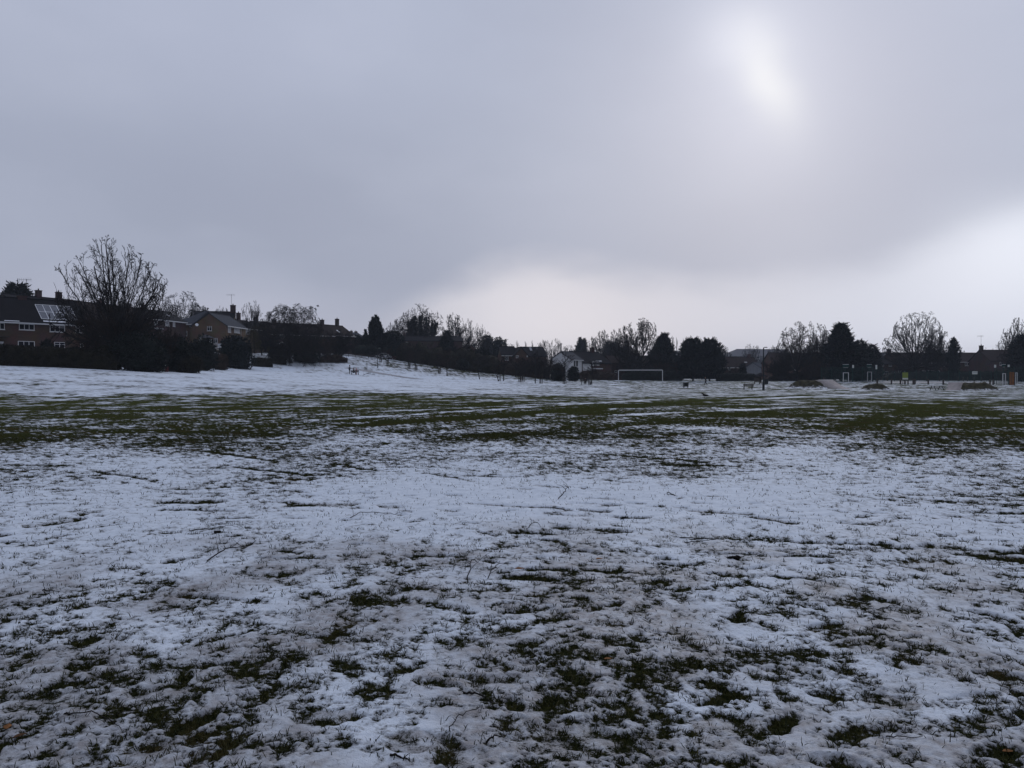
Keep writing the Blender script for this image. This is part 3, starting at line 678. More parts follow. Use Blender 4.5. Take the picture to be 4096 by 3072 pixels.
# ------------------------------------------------------------------ the trees, left to right
conifer(70,1132,150,158,'dome','broad dark evergreen rising behind the terrace roof at the left edge',1,m='ever_blue',n=4500,spike=1.1)
bare_tree(455,962,395,100,'vase','tallest bare tree, branches fanned wide above ivy beside the solar panelled house',11,r=.72,tr=.021)
bare_tree(725,1172,185,235,'oak','bare spreading oak behind the tan brick house roof, far left skyline',12,r=.5,tr=.03)
bare_tree(815,1222,110,240,'oak','low bare tree on the right flank of the spreading oak',13,tr=.03)
bare_tree(885,1226,75,250,'small','small twiggy treetop over the ridge beside the television aerial',14,tr=.03)
bare_tree(628,1213,60,215,'small','small bare treetop between the tall fanned tree and the spreading oak',15,tr=.025)
bare_tree(1018,1200,95,185,'small','thin upright bare tree behind the chimney of the tan house terrace',16,tr=.026)
bare_tree(1165,1206,225,158,'weep','crooked bare tree with drooping tangled branches and a bird perched on top',17,base=1453,r=.45,tr=.026)
bare_tree(1045,1292,120,162,'weep','small olive toned leaning willow in front of the tan terrace',18,twig='twig_olive',tr=.02,kids=(12,7,6,4))
bare_tree(1245,1325,190,162,'thicket','dense bare thicket with thick dark stems beside the crooked drooping tree',19,base=1452,twig='twig_brown',name='bare_thicket',tr=.02,kids=(10,7,5))
bare_tree(1345,1318,170,171,'thicket','dark bare thicket below the end chimney of the long terrace',20,twig='twig',name='bare_thicket',tr=.024,kids=(10,7,5))
candle_pine(1500,1246,138,201,'tall dark pine with upright candle shoots at the top of the slope',21,1440)
conifer(1425,1340,75,204,'dome','low dark evergreen on the left foot of the tall pine',22,n=1800,base=1432)
conifer(1575,1322,95,200,'dome','bushy dark evergreen on the right of the tall pine above the parked cars',23,n=2600,base=1440)
bare_tree(1578,1286,85,265,'small','pale bare tree between the tall pine and the ivy clad tree',24,tr=.03)
ivy_root = bare_tree(1680,1222,195,240,'round','bare tree whose limbs are thickly clad in dark ivy',25,name='ivy_clad_tree',r=.55,tr=.028)
def ivy(root, seed):
    g = np.random.default_rng(seed); parts = []
    D = 240; sc = D / F
    for px, y0, y1, w in ((1660,1400,1265,20),(1683,1400,1262,26),(1706,1400,1268,18),(1729,1390,1282,16),(1640,1390,1285,16),(1683,1400,1330,70),(1652,1345,1275,10),(1740,1340,1290,9)):
        x = (px - 1680) * sc; z0 = Zp(y0, D) - root.location.z; z1 = Zp(y1, D) - root.location.z; n = 420; W = w * sc / 2
        t = g.random(n); a = g.uniform(0, 6.28, n); rr = W * (1 - .55 * t ** 3) * g.uniform(.6, 1.15, n) * (1 + .3 * np.sin(9 * t + a))
        xx = x + (x * .18) * (t - .5) + np.cos(a) * rr; P0 = np.stack([xx, np.sin(a) * rr, z0 + (z1 - z0) * t], 1)
        L = g.uniform(.35, .8, n); parts.append(cards(P0, np.stack([np.cos(a), np.sin(a), g.normal(0, .6, n)], 1), L, L * .35, g))
        V, Fc = lathe_core(lambda q: (W * .75 * (1 - .6 * q ** 3), W * .75 * (1 - .6 * q ** 3)), z1 - z0, g, 9, 8, z0); V[:, 0] += x; parts.append((V, Fc))
    V, Fc = join(parts); link('ivy', mesh_np('ivy', V, Fc), M['ivy'], root)
ivy(ivy_root, 4)
conifer(1787,1322,78,212,'cone','dark pointed conifer between the ivy clad tree and the round bare tree',26,n=2800,base=1440)
bare_tree(1818,1248,98,252,'round','rounded bare tree with clustered twig tips right of the ivy clad tree',27,tr=.03,r=.4)
bare_tree(1872,1280,85,262,'vase','slim bare tree, first right of the rounded bare tree',28,tr=.028,kids=(9,6,4,4))
bare_tree(1918,1298,85,258,'vase','slim bare tree sloping down the skyline beside the conifer pair',29,tr=.028,kids=(9,6,4,4))
conifer(1950,1340,70,268,'dome','hazy conifer of the pair above the brick houses, taller one',30,n=1800)
conifer(1993,1347,62,268,'dome','hazy conifer of the pair above the brick houses, one beside the ridge',31,n=1600)
conifer(2022,1355,13,330,'flame','tiny rounded evergreen tip standing alone above the brick house ridge',32,n=500)
for i, (px, tp, w, lb) in enumerate(((2072,1362,16,'faint far poplar spire above the brick ridge, first of its trio'),(2103,1364,14,'faint far poplar spire above the brick ridge, middle of its trio'),(2130,1362,12,'thin far poplar spire beside the skylight roof'))):
    bare_tree(px, tp, w, 400, 'poplar', lb, 33 + i, name='poplar_tree', tr=.03, group='far poplars above the brick ridge')
bare_tree(2048,1376,70,390,'small','low far bare treetops left of the faint poplar trio',36,tr=.035)
bare_tree(2162,1360,55,320,'small','bare treetop above the skylight roof',37,tr=.03)
bare_tree(2212,1350,85,310,'vase','broad bare treetop behind the white house gable',38,tr=.03,kids=(9,6,4,3))
bare_tree(2275,1378,60,340,'small','faint bare treetop right of the thin flue pipe',39,tr=.035)
conifer(2320,1347,22,305,'flame','narrow dark conifer spire, left one of two behind the white house',40,n=900,base=1412)
conifer(2337,1351,22,306,'flame','narrow dark conifer spire, right one of two behind the white house',41,n=900,base=1412)
conifer(2322,1372,70,312,'dome','dark evergreen clump under the two narrow spires',42,n=1600)
bare_tree(2370,1346,70,300,'round','hazy bare tree right of the two narrow spires',43,tr=.03,kids=(9,6,4,4))
bare_tree(2412,1318,95,295,'round','hazy round bare tree over the long dark roof',44,tr=.03)
bare_tree(2462,1322,95,285,'oak','bare tree joining the great bare tree on its left side',45,tr=.028)
conifer(2445,1362,110,300,'dome','hazy evergreen mass behind the chimney of the long dark house',46,n=2200)
bare_tree(2502,1300,110,215,'vase','smaller bare tree against the left side of the great bare tree by the goal',47,tr=.022)
bare_tree(2560,1276,165,205,'oak','great bare tree with a stout trunk rising behind the football goal',48,r=.8,tr=.030)
conifer(2655,1333,150,212,'cone','broad dark conifer sloping down right of the great bare tree',49,base=1510,n=4200,spike=1.1)
for i, (px, tp, w, lb) in enumerate(((2674,1350,10,'slim pale poplar, leftmost of the far row of four'),(2690,1343,14,'tallest pale poplar of the far row of four'),(2708,1350,10,'slim pale poplar third along the far row of four'),(2732,1353,12,'slim pale poplar next to the twin topped evergreen'))):
    bare_tree(px, tp, w, 430, 'poplar', lb, 50 + i, name='poplar_tree', tr=.035, group='far row of four poplars')
conifer(2772,1352,120,192,'dome','dark spiky evergreen, left half of the big twin topped clump',54,base=1524,n=5200,spike=1.0,tilt=.9)
conifer(2838,1356,120,194,'dome','dark spiky evergreen, right half of the big twin topped clump',55,base=1524,n=5200,spike=1.0,tilt=.9)
bare_tree(2895,1388,70,330,'small','faint bare bush top right of the twin topped evergreens',56,tr=.035)
bare_tree(3005,1370,72,300,'round','small round bare tree standing above the far school roof',57,tr=.03,kids=(8,6,4,4))
bare_tree(3092,1382,50,340,'small','low faint bare treetop left of the drooping birches',58,tr=.035)
bare_tree(3185,1293,155,190,'birch','large bare birch with drooping twig ends left of the tall conifer',59,r=.5,tr=.027)
bare_tree(3268,1290,110,195,'birch','many stemmed bare birch leaning against the tall conifer',60,r=.42,tr=.027)
conifer(3365,1293,182,184,'cone','tall broad dark conifer behind the ball court',61,base=1528,n=5600,spike=1.25,tilt=.15)
conifer(3438,1360,105,190,'dome','rounded dark evergreen on the right shoulder of the tall conifer',62,base=1528,n=3000)
conifer(3490,1377,70,193,'flame','ragged dark evergreen ending the conifer group on its right',63,base=1528,n=2200)
bare_tree(3660,1249,205,214,'round','big rounded bare tree in front of the long right terrace',64,r=.85,tr=.032)
bare_tree(3745,1308,95,226,'round','lighter bare tree half behind the big rounded one',65,tr=.03)
conifer(3815,1350,46,205,'flame','narrow dark column of a conifer standing alone before the right terrace',66,base=1500,n=2600,tilt=.7,spike=.7)
bare_tree(3850,1398,45,300,'small','tiny bare treetop right of the narrow conifer column',67,tr=.03)
bare_tree(3935,1394,50,300,'small','tiny bare treetops left of the aerial chimney',68,tr=.03)
bare_tree(4012,1352,70,245,'small','small pale bare tree beside the aerial chimney at right',69,tr=.025)
bare_tree(4078,1272,130,192,'vase','bare tree cut by the right edge of the photo',70,r=.5,tr=.028)
conifer(4108,1335,140,186,'dome','dark evergreen mass at the right edge behind the orange board',71,base=1540,n=4200)
bare_tree(3255,1425,110,182,'thicket','brown bare thicket in front of the birch stems behind the concrete ramp',72,twig='twig_brown',name='bare_thicket',tr=.024)
bare_tree(3125,1425,120,190,'thicket','grey bare thicket right of the noticeboard shelter',73,twig='twig',name='bare_thicket',tr=.026)
# middle distance young and small trees on the slope
def stake_guard(parent, h, s):
    for a, b in ((-.3, -.25), (.3, -.25), (0, .35)):
        MB().tube((a * s, b * s, -.1), (a * s, b * s, h), .06, .06, 6).build('stake', M['timber'], parent)
YOUNG = [(1523,1456,1400,55,178,1,'young staked tree nearest the parked cars on the slope'),(1550,1464,1385,60,172,1,'young staked tree beside the slope lamp post'),
 (1637,1474,1380,70,170,1,'young staked tree highest on the bare slope above the hedgerow'),(1665,1484,1385,70,168,1,'young tree in a tall guard, second down the slope from the hedgerow top'),
 (1758,1496,1410,70,164,1,'young tree with a leaning stake half way down the slope'),(1788,1504,1395,80,160,0,'slim unstaked young tree half way down the slope'),
 (1919,1518,1405,90,155,0,'slim unstaked young tree in front of the rounded dark bush'),(1997,1526,1425,80,150,1,'young tree in a three post guard below the brick house gable'),
 (2014,1524,1420,75,152,0,'slim unstaked young tree just right of a three post guard'),(2061,1505,1425,60,170,0,'thin young tree up against the hedgerow foot'),
 (2079,1532,1430,70,148,1,'young tree in a three post guard, nearer of two left of the park lamp'),(2093,1528,1425,65,152,1,'young tree in a three post guard, farther of two left of the park lamp'),
 (2164,1535,1398,105,142,2,'bushy young tree with a thick guarded base right of the park lamp'),(2258,1538,1400,80,138,1,'young bare tree in front of the white house gable'),
 (2362,1541,1440,55,132,2,'young tree in a square guard beside the occupied bench')]
for i, (px, by, tp, w, D, st, lb) in enumerate(YOUNG):
    t = bare_tree(px, tp, w, D, 'young', lb, 100 + i, name='young_tree', base=by, r=.135 if not st else .11, tr=.02, twig='twig_brown' if i % 2 else 'twig', group='young trees planted on the slope')
    if st: stake_guard(t, 1.5 if st == 1 else 1.9, .8 if st == 1 else .75)
# ------------------------------------------------------------------ shrubs and hedges
shrub(560,1330,230,96,'big dark ivy mound under the tallest bare tree',201,m='ever',n=4200,lobes=10)
bare_tree(470,1222,270,99,'thicket','brown twiggy undergrowth round the trunk of the tallest bare tree',202,twig='twig_brown',name='bare_thicket',tr=.018,kids=(13,8,5))
shrub(415,1385,150,95,'low dark bush left of the ivy mound, behind the long left hedge',203,m='hedge',n=2400)
bare_tree(640,1300,150,107,'thicket','tall brown thicket right of the ivy mound',204,twig='twig_brown',name='bare_thicket',tr=.02)
shrub(700,1350,140,109,'dark rounded bush next to the red dog waste bin',205,m='ever',n=2600)
shrub(760,1425,100,107,'low brown rounded bush in front of the dark field bushes',206,m='hedge',n=1900)
shrub(812,1345,130,124,'tall dark bush below the tan house side wing',207,m='ever',n=2800)
shrub(880,1415,80,131,'brownish bush under the white railings',208,m='hedge_brown',n=1500)
shrub(192,1357,75,102,'dark garden bush in front of the brick house windows',209,m='ever',n=1800)
shrub(945,1345,155,140,'large rounded blackish bush in front of the tan gable house',210,m='ever_blue',n=4200,lobes=9)
hedge([(-120,91.5),(60,91.5),(330,93),(470,94)],[2.25,2.3,2.2,1.9],1.8,'long trimmed hedge along the left edge of the field',211,m='hedge',dens=60)
hedge([(-120,99),(200,100),(420,101)],[2.5,2.45,2.3],1.0,'darker garden hedge behind the long left hedge',212,m='ever',dens=45)
hedge([(1012,147),(1085,149)],1.7,1.5,'trimmed brown hedge block left of the field trunk',213,m='hedge',dens=60)
hedge([(1092,154),(1142,155)],2.0,1.6,'square cut hedge block in front of the crooked tree',214,m='hedge',dens=60)
hedge([(1278,164),(1330,166),(1383,168)],1.7,1.6,'low clipped brown hedge at the foot of the slope bank',215,m='hedge_brown',dens=60)
shrub(1225,1390,120,162,'blackish bush filling the bank under the bare thicket',216,base=1454,m='ever',n=2400)
shrub(1120,1385,110,160,'dark bush behind the square cut hedge block',217,m='hedge',n=2000)
shrub(1480,1375,150,198,'dark evergreen undergrowth below the tall pine',218,m='ever',n=2200)
hedge([(1590,201),(1660,194),(1787,189),(1900,184),(2010,182)],[3.6,4.6,4.4,4.6,3.2],3.4,'tangled hedgerow climbing the top edge of the slope',219,m='hedge',dens=22,ragged=.3)
hedge([(2000,182),(2070,180),(2130,178),(2226,176)],[2.4,2.6,2.5,2.1],2.4,'lower tangled hedgerow in front of the brick gable house',220,m='hedge_brown',dens=24,ragged=.28)
for i, (px, tp, w, D, tw, lb) in enumerate(((1650,1370,90,197,'twig_brown','brown bare thicket at the top of the hedgerow near the parked cars'),(1720,1375,90,195,'twig_brown','brown bare thicket in the hedgerow below the ivy clad tree'),
      (1835,1370,110,190,'twig','grey bare thicket in the hedgerow below the pointed conifer'),(1985,1430,90,184,'twig_brown','brown bare thicket in the hedgerow below the brick gable'),(2105,1435,80,178,'twig','grey bare thicket at the low end of the hedgerow'))):
    bare_tree(px, tp, w, D, 'thicket', lb, 230 + i, name='bare_thicket', twig=tw, tr=.026, group='bare thickets in the slope hedgerow')
shrub(1930,1390,90,186,'rounded dark evergreen bush standing over the slope hedgerow',240,m='ever_blue',n=2600)
shrub(1855,1435,80,184,'dark bush in the hedgerow left of the rounded evergreen',241,m='ever',n=1700)
shrub(2232,1455,70,168,'dark evergreen bush left of the white house corner',242,m='ever',n=1900,base=1521)
shrub(2292,1467,50,164,'rounded evergreen bush in front of the white house',243,m='ever',n=1700,base=1521)
bare_tree(2160,1432,110,177,'thicket','brown bare thicket hiding the right end of the skylight house',256,twig='twig_brown',name='bare_thicket',tr=.024)
bare_tree(2190,1420,80,172,'brush','brown bare bush behind the bushy young tree',244,twig='twig_brown',name='bare_thicket',tr=.022)
hedge([(2310,186),(2400,188),(2480,190)],[2.15,2.05,1.9],1.8,'brown hedge below the white and dark houses',245,m='hedge_brown',dens=45)
hedge([(2480,191),(2600,191),(2725,191)],[2.1,2.3,2.6],1.9,'dark hedge running behind the football goal',246,m='ever',dens=40)
bare_tree(2640,1450,110,196,'thicket','brown bare thicket behind the right goalpost',247,twig='twig_brown',name='bare_thicket',tr=.026)
bare_tree(2715,1440,90,197,'thicket','brown bare thicket left of the twin topped evergreens',248,twig='twig_brown',name='bare_thicket',tr=.026)
hedge([(2870,192),(2950,193),(3040,194)],[2.2,2.0,1.6],1.7,'dark hedge in front of the house behind the walking child',249,m='ever',dens=40)
bare_tree(2925,1455,80,200,'brush','brown bare bush before the house windows behind the walking child',250,twig='twig_brown',name='bare_thicket',tr=.026)
shrub(2972,1452,34,196,'dark pointed garden evergreen beside the house door',251,m='ever',n=1200)
hedge([(3075,193),(3170,192),(3290,190)],[1.6,2.0,2.2],1.6,'dark hedge behind the skate mound, left of the ball court',252,m='hedge',dens=40)
hedge([(3540,206),(3700,208),(3850,208),(4060,206)],[2.0,2.4,2.4,2.6],1.8,'long dark hedge between the right terrace and the ball court',253,m='ever',dens=30)
shrub(3430,1440,130,196,'dark undergrowth below the rounded evergreen behind the ball court',254,m='ever',n=1800)
bare_tree(3640,1420,130,220,'brush','brown bare bush at the foot of the big rounded bare tree',255,twig='twig_brown',name='bare_thicket',tr=.028)
# ------------------------------------------------------------------ buildings
class House:
    """a = along the ridge, b = across it; front corners A and B are (pixel column, depth) of the wall that faces the field"""
    def __init__(s, label, A, B, depth, ze, zr, zb, wall='brick', roof='roof', ridge='u', name='brick_house', hip=(0, 0), fascia='white', over=.3, cat='house', group=None, slate=None):
        ax, ay = X(A[0], A[1]), A[1]; bx, by = X(B[0], B[1]), B[1]
        s.w = math.hypot(bx - ax, by - ay); s.d = depth; s.ang = math.atan2(by - ay, bx - ax); s.ux = ((bx - ax) / s.w, (by - ay) / s.w)
        s.o = (ax, ay); s.ze, s.zr, s.zb = ze - zb, zr - zb, zb; s.ridge = ridge
        s.root = thing(name, label, cat, (ax, ay, zb), s.ang, group)
        La, Lb = (s.w, depth) if ridge == 'u' else (depth, s.w); s.La, s.Lb = La, Lb
        s.f = (lambda a, b, z: (a, b, z)) if ridge == 'u' else (lambda a, b, z: (b, a, z))
        h = Lb / 2; g0 = -1.2
        hl, hr = hip
        m = MB(); zt = s.zr - .10
        sec = [(0, g0), (0, s.ze - .05), (h, zt), (Lb, s.ze - .05), (Lb, g0)]
        if hl or hr: sec = [(0, g0), (0, s.ze - .05), (Lb, s.ze - .05), (Lb, g0)]
        m.prism(sec, lambda b, z: s.f(0, b, z), lambda b, z: s.f(La, b, z)); s.wall = m.build('wall', M[wall], s.root)
        o = over; k = (s.zr - s.ze) / h; e = s.ze - k * o; t = .14; r = MB()
        def pts(dz): return [s.f(-o * .6 if not hl else -o, -o, e + dz), s.f(La + (o * .6 if not hr else o), -o, e + dz), s.f(La + (o * .6 if not hr else o), Lb + o, e + dz), s.f(-o * .6 if not hl else -o, Lb + o, e + dz),
                             s.f(hl if hl else -o * .6, h, s.zr + dz), s.f(La - hr if hr else La + o * .6, h, s.zr + dz)]
        top, bot = pts(t), pts(0.0)
        fs = [(0, 1, 5, 4), (1, 2, 5), (2, 3, 4, 5), (3, 0, 4)] if (hl or hr) else [(0, 1, 5, 4), (2, 3, 4, 5)]
        vs = top + bot; F2 = list(fs) + [tuple(6 + i for i in reversed(f)) for f in fs]
        F2 += [(0, 6, 7, 1), (2, 8, 9, 3)]
        F2 += [(1, 7, 11, 5), (5, 11, 8, 2), (3, 9, 10, 4), (4, 10, 6, 0)] if not (hl or hr) else [(1, 7, 8, 2), (3, 9, 6, 0)]
        r.add(vs, F2)
        rd = MB(); a0, a1 = (hl if hl else -o * .5), (La - hr if hr else La + o * .5)
        s.roof = r.build('roof', M[roof], s.root); s.e, s.k, s.t, s.over = e, k, t, o
        rc = MB(); p0, p1 = s.f(a0, h, s.zr + t + .01), s.f(a1, h, s.zr + t + .01); rc.tube(p0, p1, .11, .11, 6); rc.build('ridge_tiles', M[roof], s.roof)
        if fascia:
            m = MB()
            if ridge == 'u': m.box(-.1, s.w + .1, -o - .07, -o - .01, e - .06, e + .12)
            else:
                MB().box(-o - .07, -o - .01, -.1, depth + .1, e - .06, e + .12).build('gutter', M[fascia], s.root); m.box(s.w + o + .01, s.w + o + .07, -.1, depth + .1, e - .06, e + .12)
            m.build('gutter', M[fascia], s.root)
    def hit(s, px, py, side='front'):
        r = ray(px, py); ux, uy = s.ux; vx, vy = -uy, ux
        if side == 'front': n = (vx, vy); o = s.o
        elif side == 'right': n = (ux, uy); o = (s.o[0] + ux * s.w, s.o[1] + uy * s.w)
        else: n = (ux, uy); o = s.o
        k = (n[0] * o[0] + n[1] * o[1]) / (n[0] * r[0] + n[1] * r[1]); x, y, z = r[0] * k - s.o[0], r[1] * k - s.o[1], CAMH + r[2] * k - s.zb
        return (x * ux + y * uy, x * vx + y * vy, z)
    def win(s, q, side='front', n=2, trans=False, kind='glass', frame='white', name='window', sill=True, ft=.07):
        p0, p1 = s.hit(q[0], q[1], side), s.hit(q[2], q[3], side)
        i = 0 if side == 'front' else 1
        a0, a1 = sorted((p0[i], p1[i])); z0, z1 = sorted((p0[2], p1[2]))
        if side == 'front': bx = lambda m, a, b, c, d, y0, y1: m.box(a, b, -y1, -y0, c, d)
        elif side == 'right': bx = lambda m, a, b, c, d, y0, y1: m.box(s.w + y0, s.w + y1, a, b, c, d)
        else: bx = lambda m, a, b, c, d, y0, y1: m.box(-y1, -y0, a, b, c, d)
        m = MB(); f = ft
        bx(m, a0 - f, a0, z0 - f, z1 + f, .003, .06); bx(m, a1, a1 + f, z0 - f, z1 + f, .003, .06); bx(m, a0, a1, z0 - f, z0, .003, .06); bx(m, a0, a1, z1, z1 + f, .003, .06)
        for k in range(1, n): c = a0 + (a1 - a0) * k / n; bx(m, c - f * .45, c + f * .45, z0, z1, .003, .055)
        if trans: bx(m, a0, a1, z0 + (z1 - z0) * .68, z0 + (z1 - z0) * .68 + f * .7, .003, .05)
        if sill: bx(m, a0 - f * 1.6, a1 + f * 1.6, z0 - f - .07, z0 - f, .003, .13)
        w = m.build(name, M[frame], s.root)
        g = MB(); bx(g, a0, a1, z0, z1, .004, .02); g.build('pane', M[kind], w); return w
    def door(s, q, side='front', c='white'):
        p0, p1 = s.hit(q[0], q[1], side), s.hit(q[2], q[3], side); a0, a1 = sorted((p0[0], p1[0])); z0, z1 = sorted((p0[2], p1[2]))
        d = MB().box(a0, a1, -.06, -.003, z0, z1).build('door', M[c], s.root); MB().box(a0 + .2, a1 - .2, -.075, -.062, z0 + (z1 - z0) * .55, z1 - .2).build('pane', M['glass'], d)
        MB().tube((a1 - .1, -.06, (z0 + z1) / 2), (a1 - .1, -.13, (z0 + z1) / 2), .03, .03, 6).build('handle', M['alu'], d)
    def chimney(s, fa, h=1.2, w=.75, d=.55, pots=2, b=None, m='brick_dark'):
        a = s.La * fa; c = s.Lb / 2 if b is None else b; zr = s.zr; mb = MB()
        def bx(a0, a1, b0, b1, z0, z1):
            p, q = s.f(a0, b0, z0), s.f(a1, b1, z1); mb.box(min(p[0], q[0]), max(p[0], q[0]), min(p[1], q[1]), max(p[1], q[1]), z0, z1)
        bx(a - w / 2, a + w / 2, c - d / 2, c + d / 2, zr - .8, zr + h); bx(a - w / 2 - .06, a + w / 2 + .06, c - d / 2 - .06, c + d / 2 + .06, zr + h, zr + h + .13)
        for i in range(pots):
            p = s.f(a + (i - (pots - 1) / 2) * .34, c, zr + h + .13); mb.tube(p, (p[0], p[1], p[2] + .32), .12, .10, 8)
        mb.build('chimney', M[m], s.roof)
    def aerial(s, fa, h=2.6, b=None):
        a = s.La * fa; c = s.Lb / 2 if b is None else b; x, y, _ = s.f(a, c, 0); z = s.zr; m = MB(); ca, sa = math.cos(-s.ang), math.sin(-s.ang)
        m.tube((x, y, z - .2), (x, y, z + h), .03, .03, 5)
        def bar(x0, x1, zz, r=.02): m.tube((x + x0 * ca, y + x0 * sa, zz), (x + x1 * ca, y + x1 * sa, zz), r, r, 4)
        bar(-1.1, .7, z + h - .1)
        for k in range(7):
            q = -1.0 + k * .27; m.tube((x + q * ca, y + q * sa, z + h - .35), (x + q * ca, y + q * sa, z + h + .15), .014, .014, 4)
        m.build('aerial', M['darkmetal'], s.root)
    def slope(s, u, q):   # point on the front roof slope, q from eave 0 to ridge 1
        run = s.d / 2 + s.over; return (u, -s.over + run * q, s.e + s.t + (s.zr - s.e) * q)
    def slab(s, u0, u1, q0, q1, th, m, name, parent=None, lift=.02):
        nz = 1 / math.sqrt(1 + s.k * s.k); nv = -s.k * nz; P = [s.slope(u0, q0), s.slope(u1, q0), s.slope(u1, q1), s.slope(u0, q1)]
        lo = [(x, y + nv * lift, z + nz * lift) for x, y, z in P]; hi = [(x, y + nv * (lift + th), z + nz * (lift + th)) for x, y, z in P]
        return MB().add(lo + hi, [(0, 3, 2, 1), (4, 5, 6, 7), (0, 1, 5, 4), (1, 2, 6, 5), (2, 3, 7, 6), (3, 0, 4, 7)]).build(name, M[m], parent or s.root)
    def dish(s, q, side='front'):
        p = s.hit(q[0], q[1], side); m = MB(); m.tube((p[0], 0, p[2]), (p[0], -.3, p[2] + .1), .025, .025, 5); m.tube((p[0], -.3, p[2] + .1), (p[0] + .06, -.38, p[2] + .14), .12, .32, 12); m.build('satellite_dish', M['alu'], s.root)
    def pipe(s, px, py, side='front', m='white'):
        p = s.hit(px, py, side); MB().tube((p[0], p[1] - .07, -.5) if side == 'front' else (s.w + .07, p[1], -.5), (p[0], p[1] - .07, s.ze - .1) if side == 'front' else (s.w + .07, p[1], s.ze - .1), .045, .045, 6).build('drainpipe', M[m], s.root)

Z = Zp
# A: terrace with the solar panels at far left
h = House('red brick terrace house with solar panels at the left edge', (-140, 101.7), (347, 112.9), 8.0, Z(1291, 109), Z(1291, 109) + 3.35, 3.7, roof='roof', hip=(0, 0))
for q, n, t in (((78,1297,135,1319),3,False),((201,1303,257,1327),3,True),((305,1306,331,1329),2,True),((1,1294,16,1316),1,False),((-70,1290,-20,1313),3,False)): h.win(q, n=n, trans=t)
h.win((74,1366,136,1397), n=3, ft=.08); h.win((219,1370,257,1396), n=2, trans=True); h.win((323,1376,332,1401), n=1); h.door((0,1366,14,1400))
dcan = h.hit(14, 1345); MB().box(dcan[0] - 2.6, dcan[0] + .5, -.9, -.003, dcan[2] - .12, dcan[2]).build('porch_canopy', M['timber'], h.root)
def pan_u(px, py):
    r = ray(px, py); return h.hit(px, py)[0]
u0, u1 = h.w * .615, h.w * .925
for i in range(5):
    for j in range(2):
        a = u0 + (u1 - u0) * i / 5; b = u0 + (u1 - u0) * (i + 1) / 5; q0 = .16 + .29 * j; p = h.slab(a + .03, b - .03, q0 + .008, q0 + .282, .04, 'panel', 'solar_panel', h.roof, lift=.08)
        h2 = MB()
        for (s0, s1, t0, t1) in ((a, a + .05, q0, q0 + .29), (b - .05, b, q0, q0 + .29)): pass
for i in range(6):
    a = u0 + (u1 - u0) * i / 5; h.slab(a - .03, a + .03, .155, .745, .05, 'alu', 'panel_rail', h.roof, lift=.08)
for q0 in (.15, .447, .742): h.slab(u0, u1, q0, q0 + .012, .05, 'alu', 'panel_rail', h.roof, lift=.082)
h.slab(u0 + .1, u1 - .1, .055, .095, .06, 'snowbit', 'snow_strip', h.roof); h.slab(h.w * .30, h.w * .42, .02, .04, .04, 'snowbit', 'snow_strip', h.roof)
h.chimney(.53, .35, 1.1, .6, 0); h.aerial(.57, 2.9); h.pipe(345, 1350, m='darkmetal'); HA = h
# second row behind
h = House('dark roofed house row with two tall chimneys behind the solar panel terrace', (70, 138), (345, 150), 8, Z(1225, 145), Z(1196, 148), 6.0, wall='brick_dark', roof='roof', fascia=None)
h.chimney(.50, 1.25, .9, .7, 1); h.chimney(.80, 1.3, .9, .7, 1); h.win((290,1250,312,1268), n=2)
# B
h = House('brown roofed brick house half hidden by the tallest bare tree', (340, 124), (612, 140), 8, Z(1300, 133), Z(1226, 136), 4.4, roof='roof_brown', fascia=None)
for q in ((384,1310,398,1330),(420,1310,432,1328),(468,1304,476,1330)): h.win(q, n=2, trans=True)
h.win((414,1365,436,1378), n=1, trans=True); h.chimney(.50, .7, 1.0, .6, 1); h.chimney(.93, .75, .9, .6, 1)
p = h.hit(357, 1345); p2 = h.hit(400, 1360); lt = MB(); lt.prism([(0, p2[2]), (0, p2[2] + .12), (3.0, p[2] + .12), (3.0, p[2])], lambda b, z: (p[0] - .2, -3.0 + b - .02, z), lambda b, z: (p2[0] + .6, -3.0 + b - .02, z)); lo = lt.build('lean_to_roof', M['roof'], h.root)
for k in range(3):
    a = p[0] + .1 + k * .75; MB().prism([(.1, p2[2] + .13), (.1, p2[2] + .19), (2.6, p[2] + .19 - .02), (2.6, p[2] + .13 - .02)], lambda b, z: (a, -3.0 + b, z), lambda b, z: (a + .2, -3.0 + b, z)).build('glazing_bar', M['white'], lo)
MB().box(p[0] - .1, p2[0] + .5, -2.9, -.02, -1, p2[2] - .02).build('lean_to_wall', M['brick_dark'], h.root)
w = h.hit(440, 1386); MB().box(w[0] - .8, w[0] + 1.4, -3.2, -3.0, w[2] - .1, w[2] + .12).build('white_sill', M['white'], h.root)
# C
h = House('dark roofed house with a skylight left of the tan gable house', (578, 146), (745, 158), 8, Z(1281, 152), Z(1247, 156), 6.2, wall='brick_dark', roof='roof')
h.win((661,1287,675,1303), n=1, kind='curtain'); h.win((692,1290,699,1305), n=1, kind='curtain'); h.win((617,1284,628,1300), n=2); h.chimney(.40, .9, .8, .6, 1); h.slab(h.w * .74, h.w * .80, .45, .62, .08, 'glass', 'skylight', h.roof)
sp = h.hit(620, 1312); MB().box(sp[0] - .9, sp[0] + .9, -1.2, -.01, sp[2] - .2, sp[2]).build('porch_canopy', M['snowbit'], h.root)
